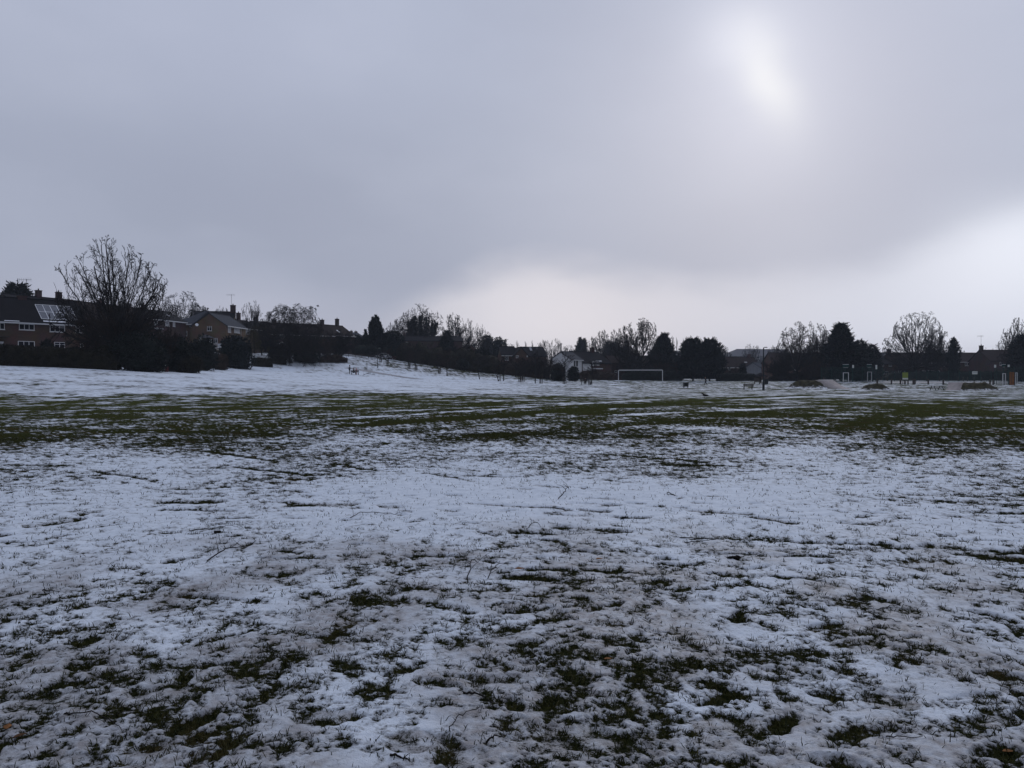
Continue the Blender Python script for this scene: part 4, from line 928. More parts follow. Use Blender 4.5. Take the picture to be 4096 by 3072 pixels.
# D: tan house, main block behind and gable in front
zD = 6.9
h = House('tan brick house with a broad gable facing the field and white framed windows', (768, 157.5), (906, 157), 9.5, Z(1301, 157), Z(1253, 157), zD, wall='brick_tan', roof='roof_slate', ridge='v', over=.35)
h.win((830,1306,846,1322), n=2, trans=True); h.win((857,1354,869,1371), n=2, trans=True); h.dish((790, 1302))
h.win((912,1305,922,1329), 'right', n=1, kind='curtain'); h.win((937,1308,958,1332), 'right', n=3, kind='curtain'); h.pipe(963, 1340, 'right')
c = h.hit(832, 1352); MB().prism([(c[0] - 1.35, c[2]), (c[0], c[2] + .62), (c[0] + 1.35, c[2])], lambda a, z: (a, -1.3, z), lambda a, z: (a, -.01, z)).build('porch_roof', M['roof_pale'], h.root)
h.door((838,1358,848,1386)); MB().box(c[0] - 1.2, c[0] - .9, -1.2, -.95, -1, c[2] - .01).build('porch_post', M['white'], h.root)
rl = thing('railing', 'white railings and garden gate in front of the tan gable house', 'railing', (X(840, 154), 154, Z(1394, 154)))
m = MB(); m.box(0, 2.7, -.03, .03, .82, .9); m.box(0, 2.7, -.03, .03, .1, .17)
for k in range(20): m.tube((k * .14, 0, -.3), (k * .14, 0, .88), .022, .022, 5)
m.build('rail', M['white'], rl); MB().box(1.55, 2.65, -.05, -.032, .05, .95).build('panel', M['white'], rl)
h = House('hip roofed side wing with a wide window joined to the tan gable house', (694, 163), (775, 162), 9, Z(1296, 163), Z(1248, 167), zD, wall='brick_tan', roof='roof_slate', hip=(4.3, 0), group=None)
h.win((709,1326,748,1342), n=4, trans=True); h.pipe(757, 1330, m='darkmetal')
h = House('dark ridge roofed terrace block with a tall aerial behind the tan gable', (770, 168), (930, 170), 9, Z(1300, 168), Z(1247, 172), zD, wall='brick_tan', roof='roof')
h.chimney(.97, 1.5, 1.1, .8, 1); h.aerial(.93, 4.0)
# E
h = House('brick terrace end with a tall chimney right of the tan gable house', (932, 176), (1058, 190), 9, Z(1312, 180), Z(1271, 178), 7.2, wall='brick_tan', roof='roof', hip=(0, 0))
h.win((983,1317,1000,1337), n=2, kind='curtain'); h.chimney(.72, 1.7, .9, .7, 1)
h = House('low dark house roof between the tall chimney and the long terrace', (1040, 196), (1110, 200), 8, Z(1325, 198), Z(1288, 200), 8.0, wall='brick_dark', roof='roof', fascia=None); h.chimney(.3, 1.2, .9, .7, 1)
# F
h = House('long brown roofed terrace behind the crooked tree', (1075, 187), (1340, 196), 9, Z(1338, 190), Z(1296, 194), 7.2, wall='brick_dark', roof='roof_brown')
h.win((1112,1339,1136,1352), n=3); h.win((1110,1369,1152,1374), n=4); h.win((1180,1340,1200,1353), n=2); h.win((1240,1342,1262,1355), n=2); h.chimney(.90, 1.25, .85, .7, 1); h.chimney(.16, .9, .9, .7, 1)
h = House('end house of the long terrace with a capped chimney at its gable', (1338, 197), (1420, 203), 9, Z(1343, 200), Z(1303, 202), 7.2, wall='brick_dark', roof='roof_brown')
h.chimney(.74, 1.75, .8, .7, 1); h.win((1368,1352,1382,1364), n=2); h.dish((1412, 1347)); h.slab(h.w * .38, h.w * .44, .3, .52, .05, 'snowbit', 'snow_strip', h.roof)
h = House('small far grey roof left of the tall pine', (1415, 262), (1452, 264), 8, Z(1345, 262), Z(1331, 264), 9.5, wall='brick_dark', roof='roof_slate', fascia=None); h.chimney(.3, .5, .8, .7, 1); h.chimney(.8, .5, .8, .7, 1)
h = House('dark terrace behind the evergreens and ivy clad tree', (1588, 228), (1850, 232), 9, Z(1364, 230), Z(1346, 233), 7.0, wall='brick_dark', roof='roof', fascia=None)
h.win((1620,1369,1630,1377), n=2); h.chimney(.13, 1.0, .8, .7, 1); h.win((1612,1398,1624,1408), n=1)
# G group
h = House('hazy brick gable house with small white windows behind the hedgerow', (1858, 220), (1912, 221), 8, Z(1403, 220), Z(1381, 221), 4.4, wall='brick', roof='roof_brown', ridge='v', fascia=None)
h.win((1874,1401,1881,1407), n=1); h.win((1892,1402,1903,1411), n=2); h.win((1874,1426,1880,1431), n=1)
h = House('brick house with a dark roof and bright window above the slope', (2007, 193), (2064, 193.5), 8, Z(1421, 193), Z(1388, 196), 1.9, wall='brick', roof='roof')
h.win((2021,1423,2033,1440), n=3); h.win((2032,1457,2040,1463), n=1, kind='curtain')
h = House('brick cross gable beside the dark roofed house above the slope', (2058, 190.5), (2112, 191), 10, Z(1422, 191), Z(1390, 191), 1.8, wall='brick', roof='roof', ridge='v', fascia=None)
h.win((2065,1423,2074,1430), n=2, trans=True); h.win((2108,1423,2110,1426), n=1)
h = House('long dark roof with a bright tilted skylight behind the park lamp', (2095, 199), (2186, 200), 9, Z(1424, 199), Z(1390, 203), 1.6, wall='brick_dark', roof='roof', fascia=None)
h.slab(h.w * .36, h.w * .46, .55, .95, .1, 'panel', 'skylight', h.roof)
h.win((2108,1468,2116,1473), n=1)
# white house
h = House('white rendered house with a steep gable and tall paired windows', (2283, 184), (2329, 189), 5.4, Z(1438, 184), Z(1409, 187), .9, wall='render', roof='roof_slate', ridge='u', name='white_house', over=.25)
for q in ((2295,1442,2301,1465),(2304,1442,2311,1465)): h.win(q, n=1, ft=.12, sill=False)
h.pipe(2327, 1450, m='darkmetal')
fl = h.hit(2287, 1400); MB().tube((.2, 2.7, h.zr - .4), (.2, 2.7, h.zr + 2.1), .16, .16, 8).build('flue_pipe', M['roof_slate'], h.roof)
h = House('long dark roofed house, white below and brick at its right end', (2329, 196), (2444, 203), 9, Z(1452, 198), Z(1409, 203), .9, wall='brick', roof='roof', fascia=None)
h.win((2337,1452,2349,1460), n=2); h.win((2384,1444,2395,1460), n=3, ft=.1); h.door((2369,1444,2376,1464)); h.chimney(.78, 1.1, 1.0, .7, 1); h.slab(h.w * .60, h.w * .72, .16, .20, .06, 'snowbit', 'snow_strip', h.roof)
a, b = h.hit(2331, 1451), h.hit(2364, 1480); MB().box(a[0], b[0], -.05, -.003, -1, a[2]).build('white_wall', M['render'], h.root)
a, b = h.hit(2366, 1472), h.hit(2400, 1475); MB().box(a[0], b[0], -1.0, -.003, b[2] - .1, b[2] + .1).build('snowy_ledge', M['snowbit'], h.root)
h = House('brick house mostly hidden behind the great bare tree and goal', (2446, 208), (2735, 212), 8, Z(1452, 210), Z(1425, 213), 1.0, wall='brick_dark', roof='roof_brown', fascia=None)
for q, n in (((2571,1456,2578,1464),2),((2460,1482,2467,1489),1),((2526,1489,2536,1494),1),((2588,1489,2596,1494),2),((2600,1489,2610,1495),2),((2575,1491,2582,1495),1)): h.win(q, n=n)
h = House('pale far house below the row of four poplars', (2690, 300), (2745, 303), 8, Z(1420, 300), Z(1405, 302), 5, wall='brick_dark', roof='roof_pale', fascia=None); h.win((2708,1422,2716,1429), n=1)
# I
h = House('brick house with a gable chimney behind the walking child', (2865, 246), (3045, 250), 9, Z(1469, 248), Z(1430, 252), .9, wall='brick', roof='roof_brown')
for q, n in (((2913,1470,2921,1480),3),((3015,1465,3022,1476),2),((2985,1500,2997,1512),2),((3009,1492,3030,1520),4)): h.win(q, n=n)
h.chimney(.90, 1.0, .9, .7, 1); h.slab(h.w * .70, h.w * .76, .48, .52, .05, 'snowbit', 'snow_strip', h.roof)
h = House('long pale roofed school building far behind the lamp post', (2920, 400), (3170, 405), 16, Z(1424, 400), Z(1397, 406), 9, wall='render_grey', roof='roof_pale', hip=(7, 0), name='school_building', cat='school', fascia=None)
for k in range(8): h.win((2948 + k * 26, 1427, 2960 + k * 26, 1434), n=2)
h = House('pale low house with a slatted front behind the noticeboard shelter', (3045, 236), (3105, 238), 8, Z(1472, 236), Z(1450, 238), .9, wall='render_grey', roof='roof_slate', name='pale_house', fascia=None)
for q in ((3052,1477,3058,1490),(3064,1477,3070,1490),(3078,1477,3084,1490),(3054,1502,3062,1518),(3074,1502,3082,1518)): h.win(q, n=2)
# J
h = House('brick house behind the bare birches and brown thicket', (3100, 226), (3335, 228), 9, Z(1452, 227), Z(1413, 231), .8, wall='brick', roof='roof_brown', fascia=None)
for q, n in (((3173,1470,3190,1480),3),((3270,1462,3285,1475),3),((3202,1491,3225,1502),3),((3178,1494,3184,1500),1)): h.win(q, n=n)
# right rows
h = House('flat roofed grey building far behind the right terrace', (3518, 380), (3605, 382), 20, Z(1410, 380), Z(1409, 382), 6, wall='roof_pale', roof='roof_pale', name='grey_building', cat='building', fascia=None, over=.1)
h.win((3540,1414,3556,1418), n=3)
h = House('small hip roofed house at the left end of the right terrace', (3506, 221), (3592, 222), 8, Z(1456, 221), Z(1425, 224), .7, wall='brick', roof='roof', hip=(2.2, 2.2), fascia=None)
for q, n in (((3526,1459,3534,1464),2),((3556,1459,3566,1464),2),((3530,1486,3552,1495),3),((3568,1488,3584,1496),2)): h.win(q, n=n)
h.chimney(.32, .8, .8, .7, 1)
h.slab(h.w * .05, h.w * .12, .25, .75, .05, 'snowbit', 'snow_strip', h.roof)
h = House('long right terrace of brick houses with dark roof and wide chimneys', (3588, 229), (3790, 231), 9, Z(1450, 230), Z(1413, 234), .7, wall='brick_dark', roof='roof_brown')
for q, n in (((3770,1450,3777,1465),1),((3594,1484,3618,1490),3),((3640,1483,3650,1488),1),((3690,1482,3700,1490),2),((3713,1482,3735,1491),3),((3742,1482,3757,1491),2),((3648,1464,3656,1468),1)): h.win(q, n=n)
h.chimney(.02, 1.1, 1.0, .8, 1); h.chimney(.90, .9, 2.1, .8, 3); h.dish((3702, 1441))
h = House('brick terrace with three pale windows right of the conifer column', (3788, 231), (3962, 232), 9, Z(1447, 231), Z(1413, 235), .7, wall='brick', roof='roof_brown')
for q, n in (((3861,1451,3866,1462),1),((3871,1451,3876,1462),1),((3888,1450,3906,1463),2),((3932,1449,3950,1462),2)): h.win(q, n=n, ft=.1)
h = House('taller brick end house with an aerial on its chimney at right', (3960, 219), (4120, 220), 9, Z(1443, 219), Z(1402, 223), .7, wall='brick_dark', roof='roof_brown', fascia=None)
h.chimney(.05, 1.3, .9, .7, 1); h.aerial(.045, 4.2); h.win((4000,1449,4012,1461), n=2)
# ------------------------------------------------------------------ people and animals
def skin_obj(name, joints, edges, m, parent, root=0, sub=2):
    me = bpy.data.meshes.new(name); me.from_pydata([j[:3] for j in joints], edges, []); me.update()
    o = link(name, me, m, parent); o.modifiers.new('skin', 'SKIN')
    sv = me.skin_vertices[0].data
    for i, j in enumerate(joints):
        rx = j[3]; ry = j[4] if len(j) > 4 else rx; sv[i].radius = (rx, ry); sv[i].use_root = (i == root)
    s = o.modifiers.new('smooth', 'SUBSURF'); s.levels = s.render_levels = sub
    return o
def person(label, px, D, h, face, pose, top, low, hairm='hair', z=None, dx=0.0, group=None, hat=None, sc=1.0):
    """figure faces local +x; pose: stand, sit or walk"""
    x = X(px, D) + dx; zb = G(x, D) if z is None else z
    root = thing('person', label, 'person', (x, D, zb), face, group); s = h / 1.75
    hip = .92 if pose != 'sit' else .50; lean = 0.04 if pose != 'sit' else .0
    T = lambda a, b, c: (a * s, b * s, c * s)
    if pose == 'stand': legs = [((0, .09, hip), (.02, .10, .50), (-.01, .11, .08), (.14, .12, .03)), ((0, -.09, hip), (.03, -.10, .50), (.0, -.11, .08), (.15, -.12, .03))]
    elif pose == 'walk': legs = [((0, .09, hip), (.16, .09, .52), (.22, .09, .09), (.37, .09, .04)), ((0, -.09, hip), (-.04, -.09, .50), (-.30, -.09, .16), (-.18, -.09, .05))]
    else: legs = [((0, .09, hip), (.42, .11, .52), (.44, .11, .08), (.58, .12, .03)), ((0, -.09, hip), (.42, -.11, .52), (.46, -.11, .08), (.60, -.12, .03))]
    ch, nk, hd = hip + .36, hip + .56, hip + .72
    if pose == 'stand': arms = [((.02, .20, hip + .50), (.10, .27, hip + .24), (.34, .20, hip + .26)), ((.02, -.20, hip + .50), (.08, -.27, hip + .22), (.33, -.17, hip + .30))]
    elif pose == 'walk': arms = [((.02, .20, hip + .50), (-.10, .25, hip + .24), (.04, .25, hip + .04)), ((.02, -.20, hip + .50), (.08, -.25, hip + .24), (.28, -.22, hip + .12))]
    else: arms = [((.02, .20, hip + .50), (.10, .27, hip + .24), (.32, .16, hip + .14)), ((.02, -.20, hip + .50), (.10, -.27, hip + .24), (.32, -.16, hip + .14))]
    J = [T(0, 0, hip) + (.13 * s, .15 * s), T(lean * .4, 0, hip + .2) + (.11 * s, .14 * s), T(lean, 0, ch) + (.12 * s, .17 * s), T(lean, 0, nk - .06) + (.07 * s, .09 * s), T(lean + .01, 0, nk) + (.052 * s, .052 * s),
         T(lean + .03, 0, hd - .06) + (.085 * s, .075 * s), T(lean + .03, 0, hd + .05) + (.098 * s, .08 * s), T(lean + .02, 0, hd + .11) + (.06 * s, .055 * s), T(lean + .135, 0, hd - .02) + (.014 * s, .014 * s)]
    E_ = [(0, 1), (1, 2), (2, 3), (3, 4), (4, 5), (5, 6), (6, 7), (5, 8)]
    for a, b, c in arms:
        i = len(J); J += [T(*a) + (.06 * s,), T(*b) + (.045 * s,), T(*c) + (.032 * s,)]; E_ += [(3, i), (i, i + 1), (i + 1, i + 2)]
        d = Vector(c) - Vector(b); d.normalize(); p = Vector(c) + d * .06; k = len(J); J += [T(*p) + (.028 * s, .036 * s)]; E_ += [(i + 2, k)]
        sgn = 1 if a[1] > 0 else -1; side = Vector((0, 0, 1)).cross(d).normalized()
        for f, ln in enumerate((.068, .078, .072, .056)):
            q = p + side * (.027 - .018 * f) + d * .02; q2 = q + d * ln * .55 + Vector((0, 0, -.012)); q3 = q2 + d * ln * .4 + Vector((0, 0, -.025)); n = len(J)
            J += [T(*q) + (.009 * s,), T(*q2) + (.008 * s,), T(*q3) + (.007 * s,)]; E_ += [(k, n), (n, n + 1), (n + 1, n + 2)]
        q = p + side * .034 - d * .02; q2 = q + side * .025 + d * .03; n = len(J); J += [T(*q) + (.010 * s,), T(*q2) + (.008 * s,)]; E_ += [(k, n), (n, n + 1)]
    for a, b, c, d in legs:
        i = len(J); J += [T(*a) + (.085 * s,), T(*b) + (.06 * s,), T(*c) + (.042 * s,), T(*d) + (.035 * s,)]; E_ += [(0, i), (i, i + 1), (i + 1, i + 2), (i + 2, i + 3)]
    skin_obj('body', J, E_, M['skin'], root, sub=1)
    C = [T(0, 0, hip - .08) + (.165 * s, .18 * s), T(lean * .4, 0, hip + .2) + (.145 * s, .175 * s), T(lean, 0, ch) + (.155 * s, .20 * s), T(lean, 0, nk - .05) + (.10 * s, .13 * s), T(lean, 0, nk + .0) + (.075 * s, .075 * s)]; E2 = [(0, 1), (1, 2), (2, 3), (3, 4)]
    for a, b, c in arms:
        i = len(C); C += [T(*a) + (.085 * s,), T(*b) + (.066 * s,), T(*c) + (.05 * s,)]; E2 += [(3, i), (i, i + 1), (i + 1, i + 2)]
    skin_obj('coat', C, E2, M[top], root, sub=1)
    Q = [T(0, 0, hip) + (.15 * s, .16 * s)]; E3 = []
    for a, b, c, d in legs:
        i = len(Q); Q += [T(*a) + (.105 * s,), T(*b) + (.078 * s,), T(*c) + (.06 * s,)]; E3 += [(0, i), (i, i + 1), (i + 1, i + 2)]
    skin_obj('trousers', Q, E3, M[low], root, sub=1)
    for a, b, c, d in legs:
        skin_obj('shoe', [T(*c) + (.055 * s,), T((c[0] + d[0]) / 2, d[1], d[2] + .02) + (.05 * s,), T(*d) + (.04 * s,)], [(0, 1), (1, 2)], M['black'], root, sub=1)
    hb = MB().ball(T(lean + .0, 0, hd + .065), .112 * s, .10 * s, .115 * s, 12, 8); hb.build('hat' if hat else 'hair', M[hat or hairm], root, smooth=True)
    for sy in (-.032, .032): MB().ball(T(lean + .122, sy, hd + .015), .010 * s, .012 * s, .008 * s, 6, 5).build('eye', M['black'], root)
    MB().ball(T(lean + .115, 0, hd - .062), .012 * s, .028 * s, .006 * s, 6, 5).build('mouth', M['redpaint'], root)
    for sy in (-.086, .086): MB().ball(T(lean + .03, sy, hd), .02 * s, .010 * s, .03 * s, 6, 5).build('ear', M['skin'], root)
    return root
zb_ = G(X(1426, 149.2), 149.2)
person('adult standing behind the field bench in dark coat with pale grey sleeves', 1398, 150, 1.74, R(10), 'stand', 'navy', 'black', hat='black')
p_ = person('person in black sitting on the field bench beside the pink coat', 1414, 149.6, 1.66, R(20), 'sit', 'black', 'black', hat='black')
person('child in a pink coat standing at the field bench', 1426, 149.2, 1.32, R(170), 'stand', 'pink', 'pink', z=zb_ + .05, hat='pink')
for ob in list(bpy.data.objects):
    if ob.name.startswith('coat') and ob.parent and 'pale grey sleeves' in ob.parent.get('label', ''):
        skin_obj('sleeve', [(.02, .2, 1.42, .093), (.10, .27, 1.16, .074), (.33, .20, 1.17, .058)], [(0, 1), (1, 2)], M['grey'], ob.parent, sub=1)
        skin_obj('sleeve', [(.02, -.2, 1.42, .093), (.08, -.27, 1.14, .074), (.32, -.17, 1.2, .058)], [(0, 1), (1, 2)], M['grey'], ob.parent, sub=1)
person('small walker in a pale hooded coat at the foot of the hedgerow', 2202, 168, 1.34, R(150), 'walk', 'cream', 'grey', hat='cream')
person('child in a dark coat walking across the far field left of the bench', 2823, 150, 1.56, R(165), 'walk', 'navy', 'black')
person('person in black seated on the far side of the bench by the white house', 2342, 134.6, 1.65, R(95), 'sit', 'black', 'black', hat='black', z=G(X(2342, 134.6), 134.6) - .02)

def dog(label, px, D, face, h=.55):
    root = thing('dog', label, 'dog', (X(px, D), D, G(X(px, D), D)), face); s = h / .55
    J = [(-.28,0,.48,.085,.10),(0,0,.46,.09,.11),(.24,0,.48,.115,.12),(.38,0,.60,.07,.07),(.48,0,.70,.075,.07),(.60,0,.68,.045,.045),(.66,0,.67,.035,.035),(-.42,0,.52,.03,.03),(-.58,0,.62,.018,.018)]; E_ = [(0,1),(1,2),(2,3),(3,4),(4,5),(5,6),(0,7),(7,8)]
    for y in (-.08, .08):
        i = len(J); J += [(-.28,y,.40,.07),(-.22,y,.30,.05),(-.36,y,.18,.03),(-.33,y,.03,.03),(-.27,y,.02,.026)]; E_ += [(0,i),(i,i+1),(i+1,i+2),(i+2,i+3),(i+3,i+4)]
        i = len(J); J += [(.24,y,.38,.06),(.22,y,.24,.035),(.24,y,.04,.026),(.29,y,.02,.025)]; E_ += [(2,i),(i,i+1),(i+1,i+2),(i+2,i+3)]
        i = len(J); J += [(.45,y*.8,.77,.025),(.43,y*1.1,.70,.02)]; E_ += [(4,i),(i,i+1)]
    skin_obj('body', [tuple(v * s for v in j) for j in J], E_, M['black'], root, root=1, sub=1)
    MB().tube((.36 * s, 0, .56 * s), (.40 * s, 0, .62 * s), .085 * s, .082 * s, 10).build('collar', M['redpaint'], root); return root
dog('black dog walking ahead of the walker in the pale coat', 2192, 168, R(175), .6)
def bird(label, loc, face, flying=False, s=1.0):
    root = thing('bird', label, 'bird', loc, face)
    J = [(-.16,0,.13,.018),(-.06,0,.14,.045),(.04,0,.17,.06),(.11,0,.22,.038),(.15,0,.25,.036),(.20,0,.245,.012),(.235,0,.24,.006),(-.26,0,.12,.025,.01)]
    skin_obj('body', [tuple(v * s for v in j) for j in J], [(0,1),(1,2),(2,3),(3,4),(4,5),(5,6),(0,7)], M['feather'], root, root=2, sub=1)
    for sy in (-1, 1):
        if flying: w = MB().add([(.08*s,sy*.04*s,.19*s),(-.08*s,sy*.04*s,.18*s),(-.12*s,sy*.30*s,.30*s),(.04*s,sy*.36*s,.34*s),(.08*s,sy*.04*s,.205*s),(-.08*s,sy*.04*s,.195*s)], [(0,1,2,3),(4,3,2,5),(0,3,4),(1,5,2)])
        else: w = MB().ball((-.03*s, sy*.052*s, .155*s), .13*s, .014*s, .042*s, 10, 6)
        w.build('wing', M['feather'], root, smooth=not flying)
        if not flying: MB().tube((.02*s, sy*.025*s, .12*s), (.03*s, sy*.028*s, 0), .007*s, .006*s, 5).build('leg', M['darkmetal'], root)
    return root
gx, gy = gp(2820, 1593); bird('black crow standing alone on the grassy strip of the field', (gx, gy, G(gx, gy)), R(200), s=1.5)
bird('small bird perched on the top of the crooked bare tree', (X(1182, 158), 158, Z(1221, 158)), R(30), s=1.2)
bird('small bird flying above the long terrace roof', P(1271, 1230, 140), R(200), True, s=1.3)

# ------------------------------------------------------------------ park furniture
def bench(label, px, D, rz, w=1.6, group='park benches on the field', back=True, tbl=False):
    root = thing('park_bench', label, 'bench', (X(px, D), D, G(X(px, D), D)), rz, group); h = w / 2
    m = MB()
    for k in range(4): m.box(-h, h, -.23 + k * .115, -.13 + k * .115, .43, .47)
    m.build('seat', M['timber'], root)
    m = MB()
    for k in range(3): m.box(-h, h, .235, .265, .56 + k * .11, .65 + k * .11)
    m.build('backrest', M['timber'], root)
    for sx in (-1, 1):
        m = MB(); x0 = sx * (h - .18); m.box(x0 - .03, x0 + .03, -.22, -.16, -.1, .425); m.box(x0 - .03, x0 + .03, .17, .23, -.1, .88); m.box(x0 - .03, x0 + .03, -.16, .17, .36, .425); m.build('leg', M['darkmetal'], root)
        MB().box(x0 - .03, x0 + .03, -.24, .17, .62, .66).build('armrest', M['darkmetal'], root)
    return root
bench('dark bench on the snowy slope with three people around it', 1420, 149.3, R(180))
bench('dark bench beside the square guarded tree with one person on it', 2340, 134.2, R(0))
bench('empty dark bench left of the lamp post on the flat field', 2992, 118, R(180), 1.55)
def lamp(label, px, base, top, D, group='park lamp posts', r=.055, head=True, sign=False):
    zb = Zp(base, D); H = Zp(top, D) - zb; root = thing('lamp_post', label, 'lamp post', (X(px, D), D, zb), 0, group)
    m = MB(); m.tube((0, 0, -.3), (0, 0, 1.1), r * 1.7, r * 1.6, 10); m.tube((0, 0, 1.1), (0, 0, 1.18), r * 1.6, r, 10); m.tube((0, 0, 1.18), (0, 0, H), r, r * .72, 10); m.build('pole', M['darkmetal'], root)
    if head:
        m = MB(); m.tube((0, 0, H - .05), (.22, 0, H + .03), .03, .03, 6); m.build('arm', M['darkmetal'], root)
        MB().box(.12, .52, -.09, .09, H - .02, H + .08).build('lamp_head', M['darkmetal'], root, bevel=.02); MB().box(.17, .48, -.07, .07, H - .045, H - .022).build('lamp_glass', M['pale'], root)
    else: MB().tube((0, 0, H), (0, 0, H + .08), r * 1.4, r * .6, 8).build('cap', M['darkmetal'], root)
    return root
lamp('slim dark lamp post on the slope above the occupied bench', 1511, 1473, 1392, 165)
lamp('tall dark post rising before the evergreens near the parked cars', 1618, 1442, 1337, 200, head=False)
l = lamp('dark park lamp with a tilted pale head in front of the skylight roof', 2141, 1535, 1394, 141)
lamp('tall dark lamp post beside the noticeboard shelter', 3054, 1561, 1390, 110, r=.10)
def bin_(label, px, D, w, h, name, m, legs=True, cat='bin', base=None):
    root = thing(name, label, cat, (X(px, D), D, Zp(base, D) if base else G(X(px, D), D)), 0); z0 = .16 if legs else 0
    MB().box(-w/2, w/2, -w*.4, w*.4, z0, h).build('body', M[m], root, bevel=.02); MB().box(-w/2 - .03, w/2 + .03, -w*.4 - .03, w*.4 + .03, h + .001, h + .05).build('lid', M[m], root)
    if legs:
        for a in (-1, 1):
            for b in (-1, 1): MB().box(a*w*.42 - .03, a*w*.42 + .03, b*w*.32 - .03, b*w*.32 + .03, -.1, z0 - .002).build('leg', M['darkmetal'], root)
    return root
b_ = bin_('dark square litter bin on short legs right of the goal', 2743, 118, .72, .72, 'litter_bin', 'darkmetal')
bin_('dark wheeled bin beside the noticeboard shelter', 3065, 148, .6, .95, 'litter_bin', 'darkmetal', legs=False)
rb = bin_('small red dog waste bin with a white notice before the dark bushes', 667, 105, .36, .66, 'waste_bin', 'redpaint', legs=False)
MB().box(-.14, .14, -.17, -.14, .70, .96).build('notice', M['pale'], rb); MB().box(-.10, .10, -.176, -.171, .78, .82).build('lettering', M['darkmetal'], rb)
MB().tube((0, -.12, .6), (0, -.12, .98), .025, .025, 6).build('post', M['darkmetal'], rb)
st = thing('timber_post', 'short grey timber post at the gap in the field hedges', 'post', (X(880, 132), 132, G(X(880, 132), 132))); MB().tube((0, 0, -.2), (0, 0, .42), .17, .15, 9).tube((0, 0, .42), (0, 0, .46), .15, .09, 9).build('post', M['timber'], st, smooth=False)
tk = thing('fence_post', 'tall thin timber post in front of the blackish round bush', 'post', (X(1006, 144), 144, G(X(1006, 144), 144))); MB().tube((0, 0, -.2), (0, 0, 2.2), .085, .075, 8).build('post', M['timber'], tk)
# goal
gx0, gx1 = X(2474, 141), X(2650, 138.5)
root = thing('football_goal', 'white football goal frame without a net on the far field', 'goal', (gx0, 141, G(gx0, 141)), math.atan2(138.5 - 141, gx1 - gx0))
Lg = math.hypot(gx1 - gx0, 2.5); dz = G(gx1, 138.5) - G(gx0, 141)
MB().tube((0, 0, -.2), (0, 0, 2.44), .065, .065, 10).build('goalpost', M['white'], root); MB().tube((Lg, 0, -.2 + dz), (Lg, 0, 2.44), .065, .065, 10).build('goalpost', M['white'], root)
MB().tube((.06, 0, 2.42), (Lg - .06, 0, 2.42), .065, .065, 10).build('crossbar', M['white'], root)
# noticeboard shelter
D = 150; s_ = thing('shelter', 'small open timber shelter with a pitched roof behind the lamp post', 'shelter', (X(3041, D), D, Zp(1536, D)), R(25))
for a in (-.8, .8):
    for b in (-.65, .65): MB().box(a - .06, a + .06, b - .06, b + .06, -.2, 1.52).build('post', M['timber'], s_)
MB().add([(-1.05,-.9,1.5),(1.05,-.9,1.5),(1.05,.9,1.5),(-1.05,.9,1.5),(0,0,2.15),(-1.05,-.9,1.44),(1.05,-.9,1.44),(1.05,.9,1.44),(-1.05,.9,1.44)], [(0,1,4),(1,2,4),(2,3,4),(3,0,4),(5,8,7,6),(0,5,6,1),(1,6,7,2),(2,7,8,3),(3,8,5,0)]).build('roof', M['roof'], s_)
MB().box(-.73, .73, .60, .64, .45, 1.4).build('back_panel', M['timber'], s_); MB().box(-.73, .73, .1, .55, .40, .45).build('seat', M['timber'], s_); MB().box(-.84, -.80, -.55, .55, .45, 1.1).build('side_panel', M['timber'], s_)
# picnic table
D = 112; t = thing('picnic_table', 'dark picnic table with snow on its top beside the right skate mound', 'picnic table', (X(3748, D), D, G(X(3748, D), D)), R(8))
MB().box(-.95, .95, -.37, .37, .70, .74).build('tabletop', M['timber'], t); MB().box(-.93, .93, -.35, .35, .742, .77).build('snow_cover', M['snowbit'], t)
for sy in (-1, 1): MB().box(-1.15, 1.15, sy * .68 - .13, sy * .68 + .13, .42, .46).build('seat', M['timber'], t)
for sx in (-1, 1):
    for sy in (-1, 1): MB().tube((sx * .62, sy * .72, -.1), (sx * .62, sy * .22, .69), .055, .055, 6).build('leg', M['darkmetal'], t)
    MB().box(sx * .62 - .03, sx * .62 + .03, -.78, .78, .37, .415).build('crossbeam', M['darkmetal'], t)
# skate mounds
def mound(label, px0, px1, D, h, depth, seed, flat=.35, name='dirt_mound', base=None):
    cx = (px0 + px1) / 2; W = (px1 - px0) / F * D / 2; x = X(cx, D); z = Zp(base, D) if base else G(x, D); g = np.random.default_rng(seed); n = 48; m = 26; V, C = [], []
    for j in range(m):
        for i in range(n):
            u = -1.06 + 2.12 * i / (n - 1); v = -1.06 + 2.12 * j / (m - 1); e = (abs(u) ** 2.0 + abs(v) ** 2.2) ** .5
            zz = h * (1 - float(sstep(flat, 1.04, np.array(e)))); zz += .22 * h * (fbm(np.array([u * 3.]), np.array([v * 3.]), seed, 4)[0]) * (zz / h) - .10
            V.append((u * W, v * depth, zz)); C.append(float(sstep(.5, .95, np.array(e))) * .46 + .22 * max(0, u - .3) - .02)
    Fq = [(j * n + i, j * n + i + 1, (j + 1) * n + i + 1, (j + 1) * n + i) for j in range(m - 1) for i in range(n - 1)]
    me = mesh_np(name, np.array(V), np.array(Fq), True); at = me.attributes.new('cover', 'FLOAT', 'POINT'); at.data.foreach_set('value', np.array(C, np.float32))
    return link(name, me, M['mound'], None, label, 'mound')
def place(o, px, D, z): o.location = (X(px, D), D, z); return o
place(mound('long grassy earth mound with a concrete ramp on its right', 3138, 3320, 117, 1.22, 3.6, 1), 3229, 117, G(X(3229, 117), 117) - .06)
place(mound('small low grassy mound, the middle of three by the ball court', 3432, 3570, 114, 1.02, 3.0, 2, .3), 3501, 114, G(X(3501, 114), 114) - .12)
place(mound('grassy mound on the right behind the picnic table', 3788, 4015, 113, 1.18, 3.4, 3, .28), 3902, 113, G(X(3902, 113), 113) - .12)
